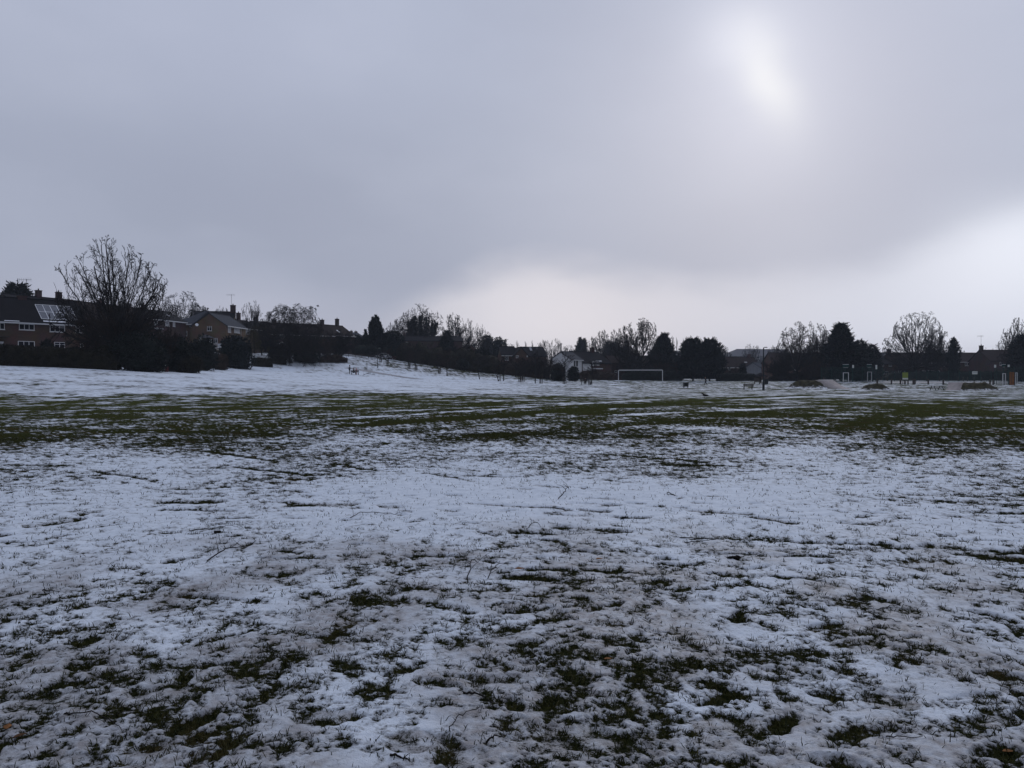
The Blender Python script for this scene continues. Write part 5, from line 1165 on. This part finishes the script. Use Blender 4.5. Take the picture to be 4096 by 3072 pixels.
def ramp(label, px, D, h, ang, width, run, deck):
    """concave ride-down: a short deck, then a surface curving down along the local x axis"""
    x = X(px, D); root = thing('concrete_ramp', label, 'skate ramp', (x, D, G(x, D)), ang); prof = [(-deck, h), (0, h)]; k = 16
    for i in range(1, k + 1): t = i / k; prof.append((run * t, h * (1 - t) ** 1.7))
    n = len(prof); V = []; hw = width / 2
    for y in (-hw, hw): V += [(a, y, b) for a, b in prof] + [(a, y, -.5) for a, b in prof]
    Fc = []
    for i in range(n - 1): Fc += [(i, i + 1, 2 * n + i + 1, 2 * n + i), (n + i + 1, i + 1, i, n + i), (3 * n + i, 2 * n + i, 2 * n + i + 1, 3 * n + i + 1)]
    Fc += [(0, 2 * n, 3 * n, n), (n - 1, 2 * n - 1, 4 * n - 1, 3 * n - 1)]
    link('ramp_surface', mesh_np('ramp_surface', np.array(V), np.array(Fc)), M['concrete'], root)
    MB().tube((0, -hw - .02, h), (0, hw + .02, h), .035, .035, 6).build('coping', M['alu'], root); return root
ramp('grey concrete skate ramp sloping right from the long mound', 3303, 117, 1.28, R(-58), 3.4, 3.3, .5)
ramp('grey concrete skate ramp sloping left from the right mound', 3822, 113.5, 1.18, R(-128), 1.8, 2.6, .4)
# ball court fence
def mesh_fence(label, pts, D0, h0, h1, name='mesh_fence', wires=True, gz=None):
    (pa, da), (pb, db) = pts; xa, xb = X(pa, da), X(pb, db); L = math.hypot(xb - xa, db - da); zA = G(xa, da); root = thing(name, label, 'fence', (xa, da, zA), math.atan2(db - da, xb - xa)); zB = G(xb, db) - zA
    n = max(2, round(L / 2.5)); f = lambda u: zB * u / L
    for k in range(n + 1):
        u = L * k / n; hh = h0 + (h1 - h0) * k / n; MB().box(u - .04, u + .04, -.04, .04, f(u) - .3, f(u) + hh).build('post', M['greenmetal'], root)
    m = MB()
    for k in range(int(L / .16)):
        u = k * .16; hh = h0 + (h1 - h0) * u / L; m.tube((u, .05, f(u) + .05), (u, .05, f(u) + hh - .05), .014, .014, 3, False)
    for q in range(int(max(h0, h1) / .3)):
        zz = .1 + q * .3
        if zz < min(h0, h1): m.tube((0, .06, f(0) + zz), (L, .06, f(L) + zz), .016, .016, 3, False)
    m.build('mesh_panel', M['greenmetal'], root); return root
mesh_fence('tall green mesh fence along the left part of the ball court', ((3285, 172), (3530, 174)), 0, 3.3, 3.3)
mesh_fence('long low green mesh fence of the ball court behind the car park posts', ((3535, 182), (3965, 184)), 0, 2.6, 2.6)
mesh_fence('tall green mesh fence at the right end of the ball court', ((3985, 152), (4130, 150)), 0, 3.4, 3.6)
def court_goal(label, px0, px1, py0, py1, D, board=None, bpx=None):
    x0, x1 = X(px0, D), X(px1, D); z0, z1 = Zp(py1, D), Zp(py0, D); root = thing('court_goal', label, 'goal', (x0, D, z0), 0, 'steel court goals with backboards'); w = x1 - x0; h = z1 - z0
    for xx in (.06, w - .06): MB().box(xx - .06, xx + .06, -.05, .05, -.3, h - .12).build('goalpost', M['white'], root)
    MB().box(0, w, -.055, .055, h - .118, h).build('crossbar', M['white'], root)
    m = MB()
    for k in range(1, 6): m.tube((w * k / 6, .1, 0), (w * k / 6, .1, h - .15), .018, .018, 4)
    m.build('back_bars', M['greenmetal'], root)
    if board:
        a, b = Zp(board[1], D) - z0, Zp(board[0], D) - z0; MB().box(-.05, w + .05, .12, .16, a, b).build('backboard', M['greenmetal'], root); m = MB(); m.box(-.05, w + .05, .10, .118, b - .07, b); m.box(.1, w - .1, .10, .118, a + .02, a + .06); m.build('backboard_edge', M['white'], root)
        MB().box(w / 2 - .05, w / 2 + .05, .165, .25, h, b).build('support', M['greenmetal'], root)
        rr = MB()
        for k in range(12):
            t0, t1 = 2 * math.pi * k / 12, 2 * math.pi * (k + 1) / 12; rr.tube((w / 2 + .22 * math.cos(t0), -.15 + .22 * math.sin(t0), a + .1), (w / 2 + .22 * math.cos(t1), -.15 + .22 * math.sin(t1), a + .1), .015, .015, 4)
        rr.build('hoop', M['orange'], root)
court_goal('white framed court goal straight behind the concrete ramp', 3372, 3395, 1490, 1531, 165, (1457, 1471))
court_goal('white framed court goal between the two left mounds', 3469, 3487, 1487, 1524, 178, (1457, 1470))
court_goal('narrow white framed court goal left of the orange board', 4010, 4023, 1493, 1540, 148, (1457, 1469))
court_goal('narrow white framed court goal right of the orange board', 4061, 4070, 1490, 1532, 158)
def flood(label, px, py0, py1, D):
    x = X(px, D); z = G(x, D); root = thing('floodlight', label, 'floodlight', (x, D, z), 0, 'floodlight boxes on the court fence'); MB().tube((0, .12, -.3), (0, .12, Zp(py0, D) - z), .05, .05, 6).build('pole', M['greenmetal'], root)
    MB().box(-.18, .18, -.08, .06, Zp(py1, D) - z, Zp(py0, D) - z).build('lamp_head', M['alu'], root, bevel=.02); MB().box(-.15, .15, -.095, -.082, Zp(py1, D) - z + .05, Zp(py0, D) - z - .05).build('lamp_glass', M['pale'], root)
for px, a, b, lb in ((3412,1460,1472,'pale floodlight box right of the goal behind the ramp'),(3505,1460,1477,'pale floodlight box beside the small hip roofed house'),(3980,1459,1471,'pale floodlight box left of the narrow court goal'),(4034,1459,1468,'small pale floodlight box above the orange board')): flood(lb, px, a, b, 172 if px < 3900 else 155)
ob = thing('notice_board', 'tall orange board standing between the narrow court goals', 'board', (X(4047, 147), 147, G(X(4047, 147), 147))); MB().box(-.46, .46, -.03, .03, .05, 2.45).build('panel', M['orange'], ob); MB().box(-.09, -.03, -.05, -.031, .3, 2.2).build('centre_strip', M['timber'], ob)
for a in (-.5, .5): MB().box(a - .05, a + .05, -.05, .05, -.3, 2.5).build('post', M['darkmetal'], ob)
yb = thing('sign_board', 'yellow green park sign board on two legs beyond the middle mound', 'sign', (X(3621, 150), 150, G(X(3621, 150), 150)))
w = 22 / F * 150 / 2; zt, zl = Zp(1490, 150) - yb.location.z, Zp(1518, 150) - yb.location.z
MB().box(-w, w, -.03, .03, zl + .3, zt).build('face', M['lime'], yb); MB().box(-w, w, -.03, .03, zl, zl + .298).build('lower_panel', M['pale'], yb)
for a in (-w * .8, w * .8): MB().box(a - .05, a + .05, .035, .10, -.3, zl + .6).build('leg', M['timber'], yb)
wn = thing('notice_sign', 'white notice fixed to the low mesh fence above the right mound', 'sign', (X(3899, 181), 181, Zp(1497, 181))); MB().box(-.6, .6, -.03, .0, 0, Zp(1485, 181) - Zp(1497, 181)).build('face', M['pale'], wn); MB().box(-.45, .45, -.036, -.031, .4, .46).build('lettering', M['darkmetal'], wn); MB().tube((0, .04, -1.2), (0, .04, .6), .04, .04, 6).build('post', M['greenmetal'], wn)
# timber posts along the car park
first = None
for px, D in ((3509,152),(3550,190),(3566,151),(3602,152),(3620,150.5),(3653,151),(3660,153),(3705,190),(3713,152),(3758,188),(3773,150),(3834,189),(3853,189),(3870,188),(3897,187),(3925,186),(3960,152),(3973,150)):
    if first is None:
        o = first = thing('timber_post', 'dark square timber post in the row along the car park', 'post', (0, 0, 0), 0, 'timber posts along the car park'); MB().box(-.11, .11, -.11, .11, -.3, .98).add([(-.11,-.11,.98),(.11,-.11,.98),(.11,.11,.98),(-.11,.11,.98),(0,0,1.06)], [(0,1,4),(1,2,4),(2,3,4),(3,0,4)]).build('post', M['timber'], o); pk = o.children[0]
    else:
        o = first.copy(); col.objects.link(o); c = pk.copy(); c.parent = o; col.objects.link(c)
    o.location = (X(px, D), D, G(X(px, D), D))
br = thing('barrier_rail', 'low timber barrier rail beside the yellow green sign', 'barrier', (X(3633, 150), 150, G(X(3633, 150), 150))); Lr = X(3660, 150) - X(3633, 150); MB().box(0, Lr, -.04, .04, .95, 1.06).build('rail', M['timber'], br)
for a in (.03, Lr - .03): MB().box(a - .05, a + .05, -.05, .05, -.2, .949).build('post', M['timber'], br)
# slope top: rail fence, cars
xa, xb = X(1368, 186), X(1500, 188); rf = thing('rail_fence', 'low dark post and rail fence along the top of the slope', 'fence', (xa, 186, G(xa, 186)), math.atan2(2, xb - xa)); Lr = math.hypot(xb - xa, 2); zz = G(xb, 188) - G(xa, 186)
m = MB(); m.tube((0, 0, .75), (Lr, 0, zz + .75), .06, .06, 6); m.build('rail', M['timber'], rf)
for k in range(6): u = Lr * k / 5; MB().box(u - .06, u + .06, -.06, .06, zz * k / 5 - .3, zz * k / 5 + .85).build('post', M['timber'], rf)
def car(label, px, D, rz, paint, base):
    root = thing('parked_car', label, 'car', (X(px, D), D, Zp(base, D)), rz, 'cars parked beyond the slope')
    prof = [(-2.0,.32),(-2.02,.62),(-1.95,.86),(-1.55,.95),(-1.1,1.36),(-.4,1.46),(.35,1.42),(.95,1.0),(1.7,.88),(2.0,.66),(2.02,.36),(1.75,.24),(-1.75,.24)]
    b = MB().prism(prof, lambda a, z: (a, -.84 if z < .9 else -.70 - .14 * (1.46 - z) / .56, z), lambda a, z: (a, .84 if z < .9 else .70 + .14 * (1.46 - z) / .56, z)).build('body', M[paint], root, bevel=.05)
    for sy in (-1, 1):
        MB().prism([(-1.28,.98),(-.98,1.32),(-.38,1.40),(-.38,.98)], lambda a, z: (a, sy * (.855 - .12 * (z - .9) / .5), z), lambda a, z: (a, sy * (.80 - .12 * (z - .9) / .5), z)).build('window', M['glass'], root)
        MB().prism([(-.30,.98),(-.30,1.40),(.30,1.36),(.80,1.0)], lambda a, z: (a, sy * (.855 - .12 * (z - .9) / .5), z), lambda a, z: (a, sy * (.80 - .12 * (z - .9) / .5), z)).build('window', M['glass'], root)
        for xx in (-1.25, 1.25):
            w = MB().tube((xx, sy * .66, .30), (xx, sy * .86, .30), .31, .31, 14).build('wheel', M['rubber'], root); MB().tube((xx, sy * .861, .30), (xx, sy * .875, .30), .19, .19, 10).build('rim', M['alu'], w)
        MB().box(1.93, 2.01, sy * .62 - .14, sy * .62 + .14, .62, .74).build('headlight', M['pale'], root); MB().box(-2.03, -1.95, sy * .66 - .1, sy * .66 + .1, .66, .82).build('tail_light', M['redpaint'], root)
    return root
car('pale silver car parked at the top of the slope by the evergreens', 1532, 196, R(176), 'carwhite', 1436)
car('dull red car parked at the top of the slope beside the hedgerow', 1592, 199, R(178), 'carred', 1441)
# fallen branches on the slope and twigs on the snow
def branch(label, pts, r, seed, twigs=4, name='fallen_twig', h0=.02, cat='twig', group=None, arch=0.0, tl=.35):
    g = random.Random(seed); W = [Vector(p) for p in pts]; o = Vector((W[0].x, W[0].y, float(surf(W[0].x, W[0].y)[0])))
    Q = []
    for i in range(len(W) - 1):
        for k in range(4):
            t = k / 4; p = W[i].lerp(W[i + 1], t); Q.append(p)
    Q.append(W[-1]); n = len(Q); Ls = (W[-1] - W[0]).length; C = []
    for i, p in enumerate(Q):
        jit = Ls * .012; q = Vector((p.x + g.gauss(0, jit), p.y + g.gauss(0, jit), 0)); q.z = float(surf(q.x, q.y)[0]) + h0 * .6 + arch * math.sin(math.pi * i / (n - 1)) + g.gauss(0, .003); C.append(q - o)
    segs = [(*C[i], *C[i + 1], r * (1 - .65 * i / n), r * (1 - .65 * (i + 1) / n)) for i in range(n - 1)]
    for k in range(twigs):
        i = g.randint(1, n - 2); d = (C[i + 1] - C[i]).normalized(); side = Vector((-d.y, d.x, 0)) * g.choice((-1, 1)); L = Ls * tl * g.uniform(.4, 1); p = C[i]
        for q in range(3):
            p2 = p + (d * g.uniform(.5, .9) + side * g.uniform(.4, .8) + Vector((0, 0, g.uniform(-.05, .45)))) * L / 3; segs.append((*p, *p2, r * .5 * (1 - q * .25), r * .5 * (1 - (q + 1) * .25))); p = p2
    root = thing(name, label, cat, o, 0, group); link('stem', seg_mesh('stem', segs, 5), M['bark'], root); return root
GG = 'twigs lying on the snow'
def tw(label, pix, r, seed, twigs=3, arch=0.0, tl=.4, name='fallen_twig'): branch(label, [(*gp(*p), 0) for p in pix], r * .6, seed, twigs, name, .012, 'twig', GG, arch * .6, tl)
tw('long forked twig lying at the lower left corner of the snow', [(258,2872),(340,2880),(430,2905),(490,2938)], .006, 1, 5, .03, .6)
tw('long thin bent twig across the snow left of centre', [(820,2252),(900,2220),(960,2205),(1020,2172)], .011, 2, 3, .05)
tw('very long bowed twig on clean snow above left of centre', [(1400,2080),(1440,2062),(1560,2068),(1640,2045)], .008, 3, 3, .04)
tw('crooked twig beside small dark clods left of the long bowed twig', [(760,2128),(850,2135),(905,2118),(950,2118)], .007, 4, 1, .05)
tw('y shaped twig standing up from the snow at the centre', [(1875,2335),(1884,2300),(1915,2262)], .008, 5, 4, .16, .6)
tw('short forked twig right of the upright y shaped twig', [(1950,2318),(1985,2285),(2040,2268)], .007, 6, 3, .06, .5)
tw('small forked twig on the cleanest snow in the middle of the field', [(2234,1994),(2258,1988),(2270,1970),(2276,1962)], .012, 7, 4, .12, .5)
tw('small bent twig shaped like a hook on the clean snow', [(2700,1990),(2672,1985),(2668,1992),(2710,1992)], .012, 8, 1, .06)
tw('spread out branching twig right of centre on the snow', [(2738,2170),(2780,2182),(2830,2178),(2880,2158)], .008, 9, 6, .05, .5)
tw('straight twig on the snow below the spread out branching twig', [(2720,2150),(2780,2152),(2860,2160)], .009, 10, 0)
tw('dark bent twig on the snow at the right, nearest of a pair', [(3476,2465),(3520,2475),(3565,2492),(3600,2502)], .007, 11, 1)
tw('thin kinked twig just above the dark bent twig at right', [(3516,2445),(3560,2436),(3588,2432),(3600,2420)], .005, 12, 0)
tw('straight thin twig left of the kinked twig at right', [(3412,2410),(3460,2410),(3520,2408)], .006, 13, 0)
tw('thin curved twig rising from the slush at bottom centre', [(1795,2950),(1825,2910),(1880,2880),(1925,2850)], .0045, 14, 1, .03)
tw('short dark stick at the bottom edge left of centre', [(1560,3052),(1600,3058),(1640,3072)], .010, 15, 1)
tw('short v shaped twig near the bottom centre', [(1945,2990),(1970,2982),(2010,2964)], .008, 16, 1, .02)
tw('twisted stick beside a wet patch at bottom centre', [(1855,2790),(1900,2794),(1950,2800),(1968,2830)], .010, 17, 1)
tw('thin twig lying over the grass right of bottom centre', [(2265,2768),(2320,2762),(2372,2762)], .005, 18, 0)
tw('tiny arched twig on the snow above the centre tufts', [(2115,2116),(2130,2106),(2150,2106),(2164,2114)], .008, 19, 0, .05)
tw('long straight twig in the slush at bottom right', [(3540,2955),(3600,2962),(3690,2962)], .005, 20, 0)
tw('short thick twig on the snow at lower left', [(168,2378),(205,2380),(240,2386)], .008, 21, 0)
fb = [P(1452, 1493, 149), P(1470, 1488, 150), P(1500, 1490, 151)]
branch('fallen branch with bare twigs lying right of the occupied slope bench', fb, .05, 30, 12, 'fallen_branch', .1, 'branch', None, .25, .5)
def clod(label, px, py, s, m, seed, name='dirt_clod', cat='clod', flat=.45):
    g = np.random.default_rng(seed); x, y = gp(px, py); V, Fs = [], []; z = float(surf(x, y)[0]); mb = MB()
    for k in range(4):
        a = g.uniform(0, 6.28); d = s * g.uniform(.1, .7); q = s * g.uniform(.35, .6); mb.ball((d * math.cos(a), d * .7 * math.sin(a), q * flat * .7), q, q * .85, q * flat, 8, 6)
    V = np.array(mb.v); V += s * .12 * g.normal(size=V.shape); mb.v = [tuple(v) for v in V]; o = mb.build(name, M[m]); o.location = (x, y, z); return tag(o, label, cat)
clod('cluster of dark earth clods on the snow right of centre', 2935, 2242, .06, 'clod', 1)
clod('dark knobbly clod on the snow below the clean middle patch', 2492, 2076, .045, 'clod', 2)
clod('dark clod on the snow by the long bowed twig', 868, 2140, .045, 'clod', 3)
clod('small dark clod alone on the right snow', 3678, 2520, .018, 'clod', 4)
clod('dark clod at the bent end of the long forked twig', 262, 2870, .018, 'clod', 5)
def leaf(label, px, py, L, rz, m, seed):
    x, y = gp(px, py); z = float(surf(x, y)[0]) + .012; g = random.Random(seed); V, Fs = [], []; n = 7
    for i in range(n):
        t = i / (n - 1); w = math.sin(math.pi * min(1, t * .92 + .06)) * L * .28; V += [((t - .5) * L, -w, .25 * w + .10 * L * (t - .5) ** 2 + g.uniform(0, .004)), ((t - .5) * L, 0, .12 * L * (t - .5) ** 2), ((t - .5) * L, w, .3 * w + .1 * L * (t - .5) ** 2)]
    for i in range(n - 1): Fs += [(3*i, 3*i+3, 3*i+4, 3*i+1), (3*i+1, 3*i+4, 3*i+5, 3*i+2)]
    root = thing('fallen_leaf', label, 'leaf', (x, y, z), rz, 'dry leaves on the snow'); b = MB().add(V, Fs).build('blade', M[m], root, smooth=True); sd = b.modifiers.new('thick', 'SOLIDIFY'); sd.thickness = .0015
    MB().tube((-.5 * L, 0, .03 * L), (-.85 * L, .02, .08 * L), .0018, .0012, 5).build('stalk', M['bark'], root)
leaf('orange brown dry leaf lying beside the grass tuft near the centre twigs', 2080, 2287, .085, .2, 'leafdry', 1)
leaf('brown dry leaf on a grass tuft right of the centre twigs', 2398, 2243, .08, .6, 'leafdry', 2)
leaf('reddish dry leaf by the grass patch at bottom right', 4032, 3005, .05, 0.1, 'leafdry', 3)
leaf('reddish dry leaf at the edge of a grass patch right of bottom centre', 2432, 2658, .05, .3, 'leafdry', 4)
leaf('dark brown wet leaf at the lower left corner', 80, 2950, .06, 1.0, 'brownleaf', 5)
leaf('brown leaf on the muddy patch in the lower left corner', 30, 2925, .06, 2.1, 'leafdry', 6)
# path across the slope
def strip(name, pts, w, m, lift=.05):
    V = []; n = 0; Q = []
    for i in range(len(pts) - 1):
        for k in range(10): t = k / 10; Q.append((pts[i][0] + (pts[i+1][0] - pts[i][0]) * t, pts[i][1] + (pts[i+1][1] - pts[i][1]) * t))
    Q.append(pts[-1])
    for i, q in enumerate(Q):
        a = Q[max(0, i - 1)]; b = Q[min(len(Q) - 1, i + 1)]; dx, dy = b[0] - a[0], b[1] - a[1]; L = math.hypot(dx, dy)
        for s in (-1, -.33, .33, 1): x, y = q[0] - dy / L * w * s, q[1] + dx / L * w * s; V.append((x, y, G(x, y) + lift))
    Fq = [(4*i + j, 4*i + 4 + j, 4*i + 5 + j, 4*i + 1 + j) for i in range(len(Q) - 1) for j in range(3)]
    link(name, mesh_np(name, np.array(V), np.array(Fq)[:, ::-1], True), M[m], kind='structure')
strip('path', [(X(1384, 160), 160), (X(1470, 158), 158), (X(1570, 153), 153), (X(1680, 146), 146)], .9, 'tarmac')
strip('road', [(X(1380, 192), 193), (X(1480, 195), 197), (X(1600, 196), 201), (X(1665, 199), 203)], 2.4, 'tarmac', .06)
strip('car_park', [(X(3480, 170), 170), (X(3700, 170), 170), (X(3980, 168), 168)], 7, 'tarmac', .06)

# ------------------------------------------------------------------ light, sky, haze, camera
SUN_AZ, SUN_EL = math.atan2(3060 - CX, F), math.atan2(HZ - 330, math.hypot(F, 3060 - CX))
W = bpy.data.worlds.new('World'); scene.world = W; W.use_nodes = True; N, L = W.node_tree.nodes, W.node_tree.links; N.clear()
def mt(op, a, b=None, c=None, clamp=False):
    n = N.new('ShaderNodeMath'); n.operation = op; n.use_clamp = clamp
    for i, v in enumerate((a, b, c)):
        if v is None: continue
        if isinstance(v, (int, float)): n.inputs[i].default_value = v
        else: L.new(v, n.inputs[i])
    return n.outputs[0]
tc = N.new('ShaderNodeTexCoord').outputs['Generated']; sx = N.new('ShaderNodeSeparateXYZ'); L.new(tc, sx.inputs[0])
az = mt('ARCTAN2', sx.outputs[0], sx.outputs[1]); el = mt('ARCSINE', sx.outputs[2])
def azp(px): return math.atan((px - CX) / F)
def elp(px, py): return math.atan((HZ - py) / math.hypot(F, px - CX))
nz = N.new('ShaderNodeTexNoise'); nz.inputs['Scale'].default_value = 3.0; nz.inputs['Detail'].default_value = 4; nz.inputs['Roughness'].default_value = .45
mp = N.new('ShaderNodeMapping'); mp.inputs['Scale'].default_value = (1, 1, 2.2); L.new(tc, mp.inputs[0]); L.new(mp.outputs[0], nz.inputs['Vector'])
cl = mt('SUBTRACT', nz.outputs['Fac'], .5)
def ssm(v, a, b):
    n = N.new('ShaderNodeMapRange'); n.interpolation_type = 'SMOOTHSTEP'; n.inputs['From Min'].default_value = a; n.inputs['From Max'].default_value = b; L.new(v, n.inputs['Value']); return n.outputs[0]
def blob(px, py, sa, se, rot=0.0, wob=0.0):
    a0, e0 = azp(px), elp(px, py); da = mt('SUBTRACT', az, a0); de = mt('SUBTRACT', el, e0)
    if wob: da = mt('MULTIPLY_ADD', cl, wob, da); de = mt('MULTIPLY_ADD', cl, wob, de)
    c, s = math.cos(rot), math.sin(rot); u = mt('ADD', mt('MULTIPLY', da, c / sa), mt('MULTIPLY', de, s / sa)); v = mt('ADD', mt('MULTIPLY', da, -s / se), mt('MULTIPLY', de, c / se))
    return mt('POWER', 2.718, mt('MULTIPLY', mt('ADD', mt('MULTIPLY', u, u), mt('MULTIPLY', v, v)), -1.0))
def curve(pts, v):   # pts in (px, value)
    n = N.new('ShaderNodeFloatCurve'); m = N.new('ShaderNodeMapRange'); m.inputs['From Min'].default_value = azp(-400); m.inputs['From Max'].default_value = azp(4500); L.new(v, m.inputs['Value']); c = n.mapping.curves[0]
    q = [((azp(p) - azp(-400)) / (azp(4500) - azp(-400)), y) for p, y in pts]
    c.points[0].location = q[0]; c.points[1].location = q[-1]
    for p in q[1:-1]: c.points.new(*p)
    n.mapping.update(); L.new(m.outputs[0], n.inputs['Value']); return n.outputs[0]
def rgb(c): n = N.new('ShaderNodeRGB'); n.outputs[0].default_value = (*c, 1); return n.outputs[0]
def lin(r, g, b): return tuple(((v / 255 + .055) / 1.055) ** 2.4 for v in (r, g, b))
def mixc(f, a, b):
    n = N.new('ShaderNodeMix'); n.data_type = 'RGBA'; n.clamp_factor = True
    if isinstance(f, float): n.inputs['Factor'].default_value = f
    else: L.new(f, n.inputs['Factor'])
    L.new(a, n.inputs['A']); L.new(b, n.inputs['B']); return n.outputs['Result']
fwd = ssm(sx.outputs[1], -.1, .3)
base = mixc(ssm(az, azp(-300), azp(3600)), rgb(lin(159, 167, 187)), rgb(lin(180, 188, 208)))
base = mixc(mt('MULTIPLY', ssm(el, elp(2048, 900), elp(2048, 0)), .55), base, rgb(lin(182, 190, 212)))
base = mixc(mt('MULTIPLY', blob(1250, 850, .28, .11), .65), base, rgb(lin(157, 163, 183)))
base = mixc(mt('MULTIPLY', cl, 1.3, clamp=True), base, rgb(lin(205, 210, 228)))
base = mixc(mt('MULTIPLY', mt('MULTIPLY', cl, -1.0), 1.2, clamp=True), base, rgb(lin(148, 154, 176)))
base = mixc(mt('MULTIPLY', blob(120, 900, .10, .2), .35), base, rgb(lin(172, 178, 198)))
base = mixc(mt('MULTIPLY', blob(900, 200, .25, .10), .3), base, rgb(lin(190, 195, 216)))
edge = curve([(p, elp(p, y) / .45) for p, y in ((-400, 1420), (900, 1400), (1500, 1260), (1800, 1110), (2100, 1035), (2500, 1085), (2900, 1112), (3300, 1085), (3600, 1005), (3850, 900), (4096, 800), (4500, 700))], az)
edge = mt('MULTIPLY', edge, .45)       # elevation of the cloud base in radians
nz2 = N.new('ShaderNodeTexNoise'); nz2.inputs['Scale'].default_value = 9.0; nz2.inputs['Detail'].default_value = 5; L.new(mp.outputs[0], nz2.inputs['Vector']); c2 = mt('SUBTRACT', nz2.outputs['Fac'], .5)
edge = mt('MULTIPLY_ADD', cl, .06, edge); edge = mt('MULTIPLY_ADD', c2, .045, edge)
low = mt('SUBTRACT', edge, el)
amt = curve([(-400, 0), (900, .06), (1400, .14), (1650, .42), (1900, .76), (2200, .92), (2600, .74), (3000, .66), (3400, .74), (3800, .95), (4500, 1.0)], az)
low = mt('MULTIPLY', mt('MULTIPLY', ssm(low, -.024, .038), amt), fwd)
clear = mixc(ssm(az, azp(2300), azp(3600)), rgb(lin(233, 230, 237)), rgb(lin(224, 230, 245)))
hz = mixc(mt('MULTIPLY', ssm(el, elp(2048, 1330), elp(2048, 1480)), .5), clear, rgb(lin(214, 214, 226)))
base = mixc(low, base, hz)
base = mixc(mt('MULTIPLY', blob(2500, 880, .40, .085, 0, .08), .55), base, rgb(lin(168, 175, 195)))
lefth = mt('MULTIPLY', mt('MULTIPLY', ssm(el, elp(900, 1050), elp(900, 1350)), ssm(az, azp(2000), azp(600))), .5)
base = mixc(mt('MULTIPLY', lefth, fwd), base, rgb(lin(190, 188, 203)))
g1 = mt('MULTIPLY', blob(3080, 420, .24, .16), .44); g2 = mt('MULTIPLY', blob(3040, 310, .085, .11, .0, .05), .46); g3 = mt('MULTIPLY', blob(3070, 330, .030, .056, math.radians(20), .07), .72); g4 = mt('MULTIPLY', blob(2950, 170, .05, .035, .0, .05), .45)
base = mixc(g1, base, rgb(lin(212, 217, 236))); base = mixc(g2, base, rgb(lin(226, 231, 248))); base = mixc(g4, base, rgb(lin(236, 240, 254))); base = mixc(g3, base, rgb(lin(247, 250, 255)))
base = mixc(mt('MULTIPLY', blob(3650, 330, .13, .16), .35), base, rgb(lin(176, 182, 203)))
ry = blob(4060, 1020, .075, .05, 0, .05); base = mixc(mt('MULTIPLY', ry, .85), base, rgb(lin(236, 241, 254)))
zen = mt('MULTIPLY_ADD', ssm(sx.outputs[2], .46, .85), .55, 1.0); bk = mt('MULTIPLY_ADD', ssm(sx.outputs[1], -.45, .30), .60, .40); bk = mt('MAXIMUM', bk, mt('MULTIPLY', ssm(sx.outputs[2], .4, .85), 1.0))
sky = N.new('ShaderNodeTexSky'); sky.sky_type = 'NISHITA'; sky.sun_disc = False; sky.sun_elevation = SUN_EL; sky.sun_rotation = SUN_AZ; sky.air_density = 1.5; sky.dust_density = 3
bg1 = N.new('ShaderNodeBackground'); bg1.inputs['Strength'].default_value = .06; L.new(sky.outputs[0], bg1.inputs[0])
bg2 = N.new('ShaderNodeBackground'); L.new(mt('MULTIPLY', zen, bk), bg2.inputs['Strength']); L.new(base, bg2.inputs[0])
ms = N.new('ShaderNodeMixShader'); ms.inputs[0].default_value = .97; L.new(bg1.outputs[0], ms.inputs[1]); L.new(bg2.outputs[0], ms.inputs[2])
ow = N.new('ShaderNodeOutputWorld'); L.new(ms.outputs[0], ow.inputs[0]); W.cycles.sampling_method = 'MANUAL'; W.cycles.sample_map_resolution = 512

sun = bpy.data.lights.new('sun', 'SUN'); sun.energy = .5; sun.angle = R(14); sun.color = (1, .97, .93); so = bpy.data.objects.new('sun', sun); col.objects.link(so)
sd = Vector((math.sin(SUN_AZ) * math.cos(SUN_EL), math.cos(SUN_AZ) * math.cos(SUN_EL), math.sin(SUN_EL))); so.rotation_euler = sd.to_track_quat('Z', 'Y').to_euler(); so.location = sd * 200

HAZE = .00025
if HAZE:
    m = bpy.data.materials.new('winter_haze'); m.use_nodes = True; n = m.node_tree.nodes; n.clear(); o = n.new('ShaderNodeOutputMaterial'); v = n.new('ShaderNodeVolumePrincipled')
    v.inputs['Color'].default_value = (.80, .88, 1, 1); v.inputs['Density'].default_value = HAZE; m.node_tree.links.new(v.outputs[0], o.inputs['Volume'])
    hb = MB().box(-1560, 1560, -1560, 1560, -3.0, 34.0).build('haze', m, kind='stuff'); hb.display_type = 'WIRE'; hb['label'] = 'thin cold winter haze lying over the whole field'; hb['category'] = 'haze'
cam = bpy.data.cameras.new('camera'); co = bpy.data.objects.new('camera', cam); col.objects.link(co); scene.camera = co
cam.sensor_width = 36; cam.lens = F / 4096 * 36; cam.clip_end = 5000; cam.clip_start = .05; co.location = (0, 0, CAMH); co.rotation_euler = (math.pi / 2 - PITCH, 0, 0)
vs = scene.view_settings; scene.display_settings.display_device = 'sRGB'; vs.view_transform = 'Standard'; vs.look = 'None'; vs.exposure = 0; vs.gamma = 1; vs.use_curve_mapping = False
scene.cycles.use_denoising = True; scene.cycles.volume_bounces = 0; scene.cycles.max_bounces = 6; scene.cycles.transparent_max_bounces = 8
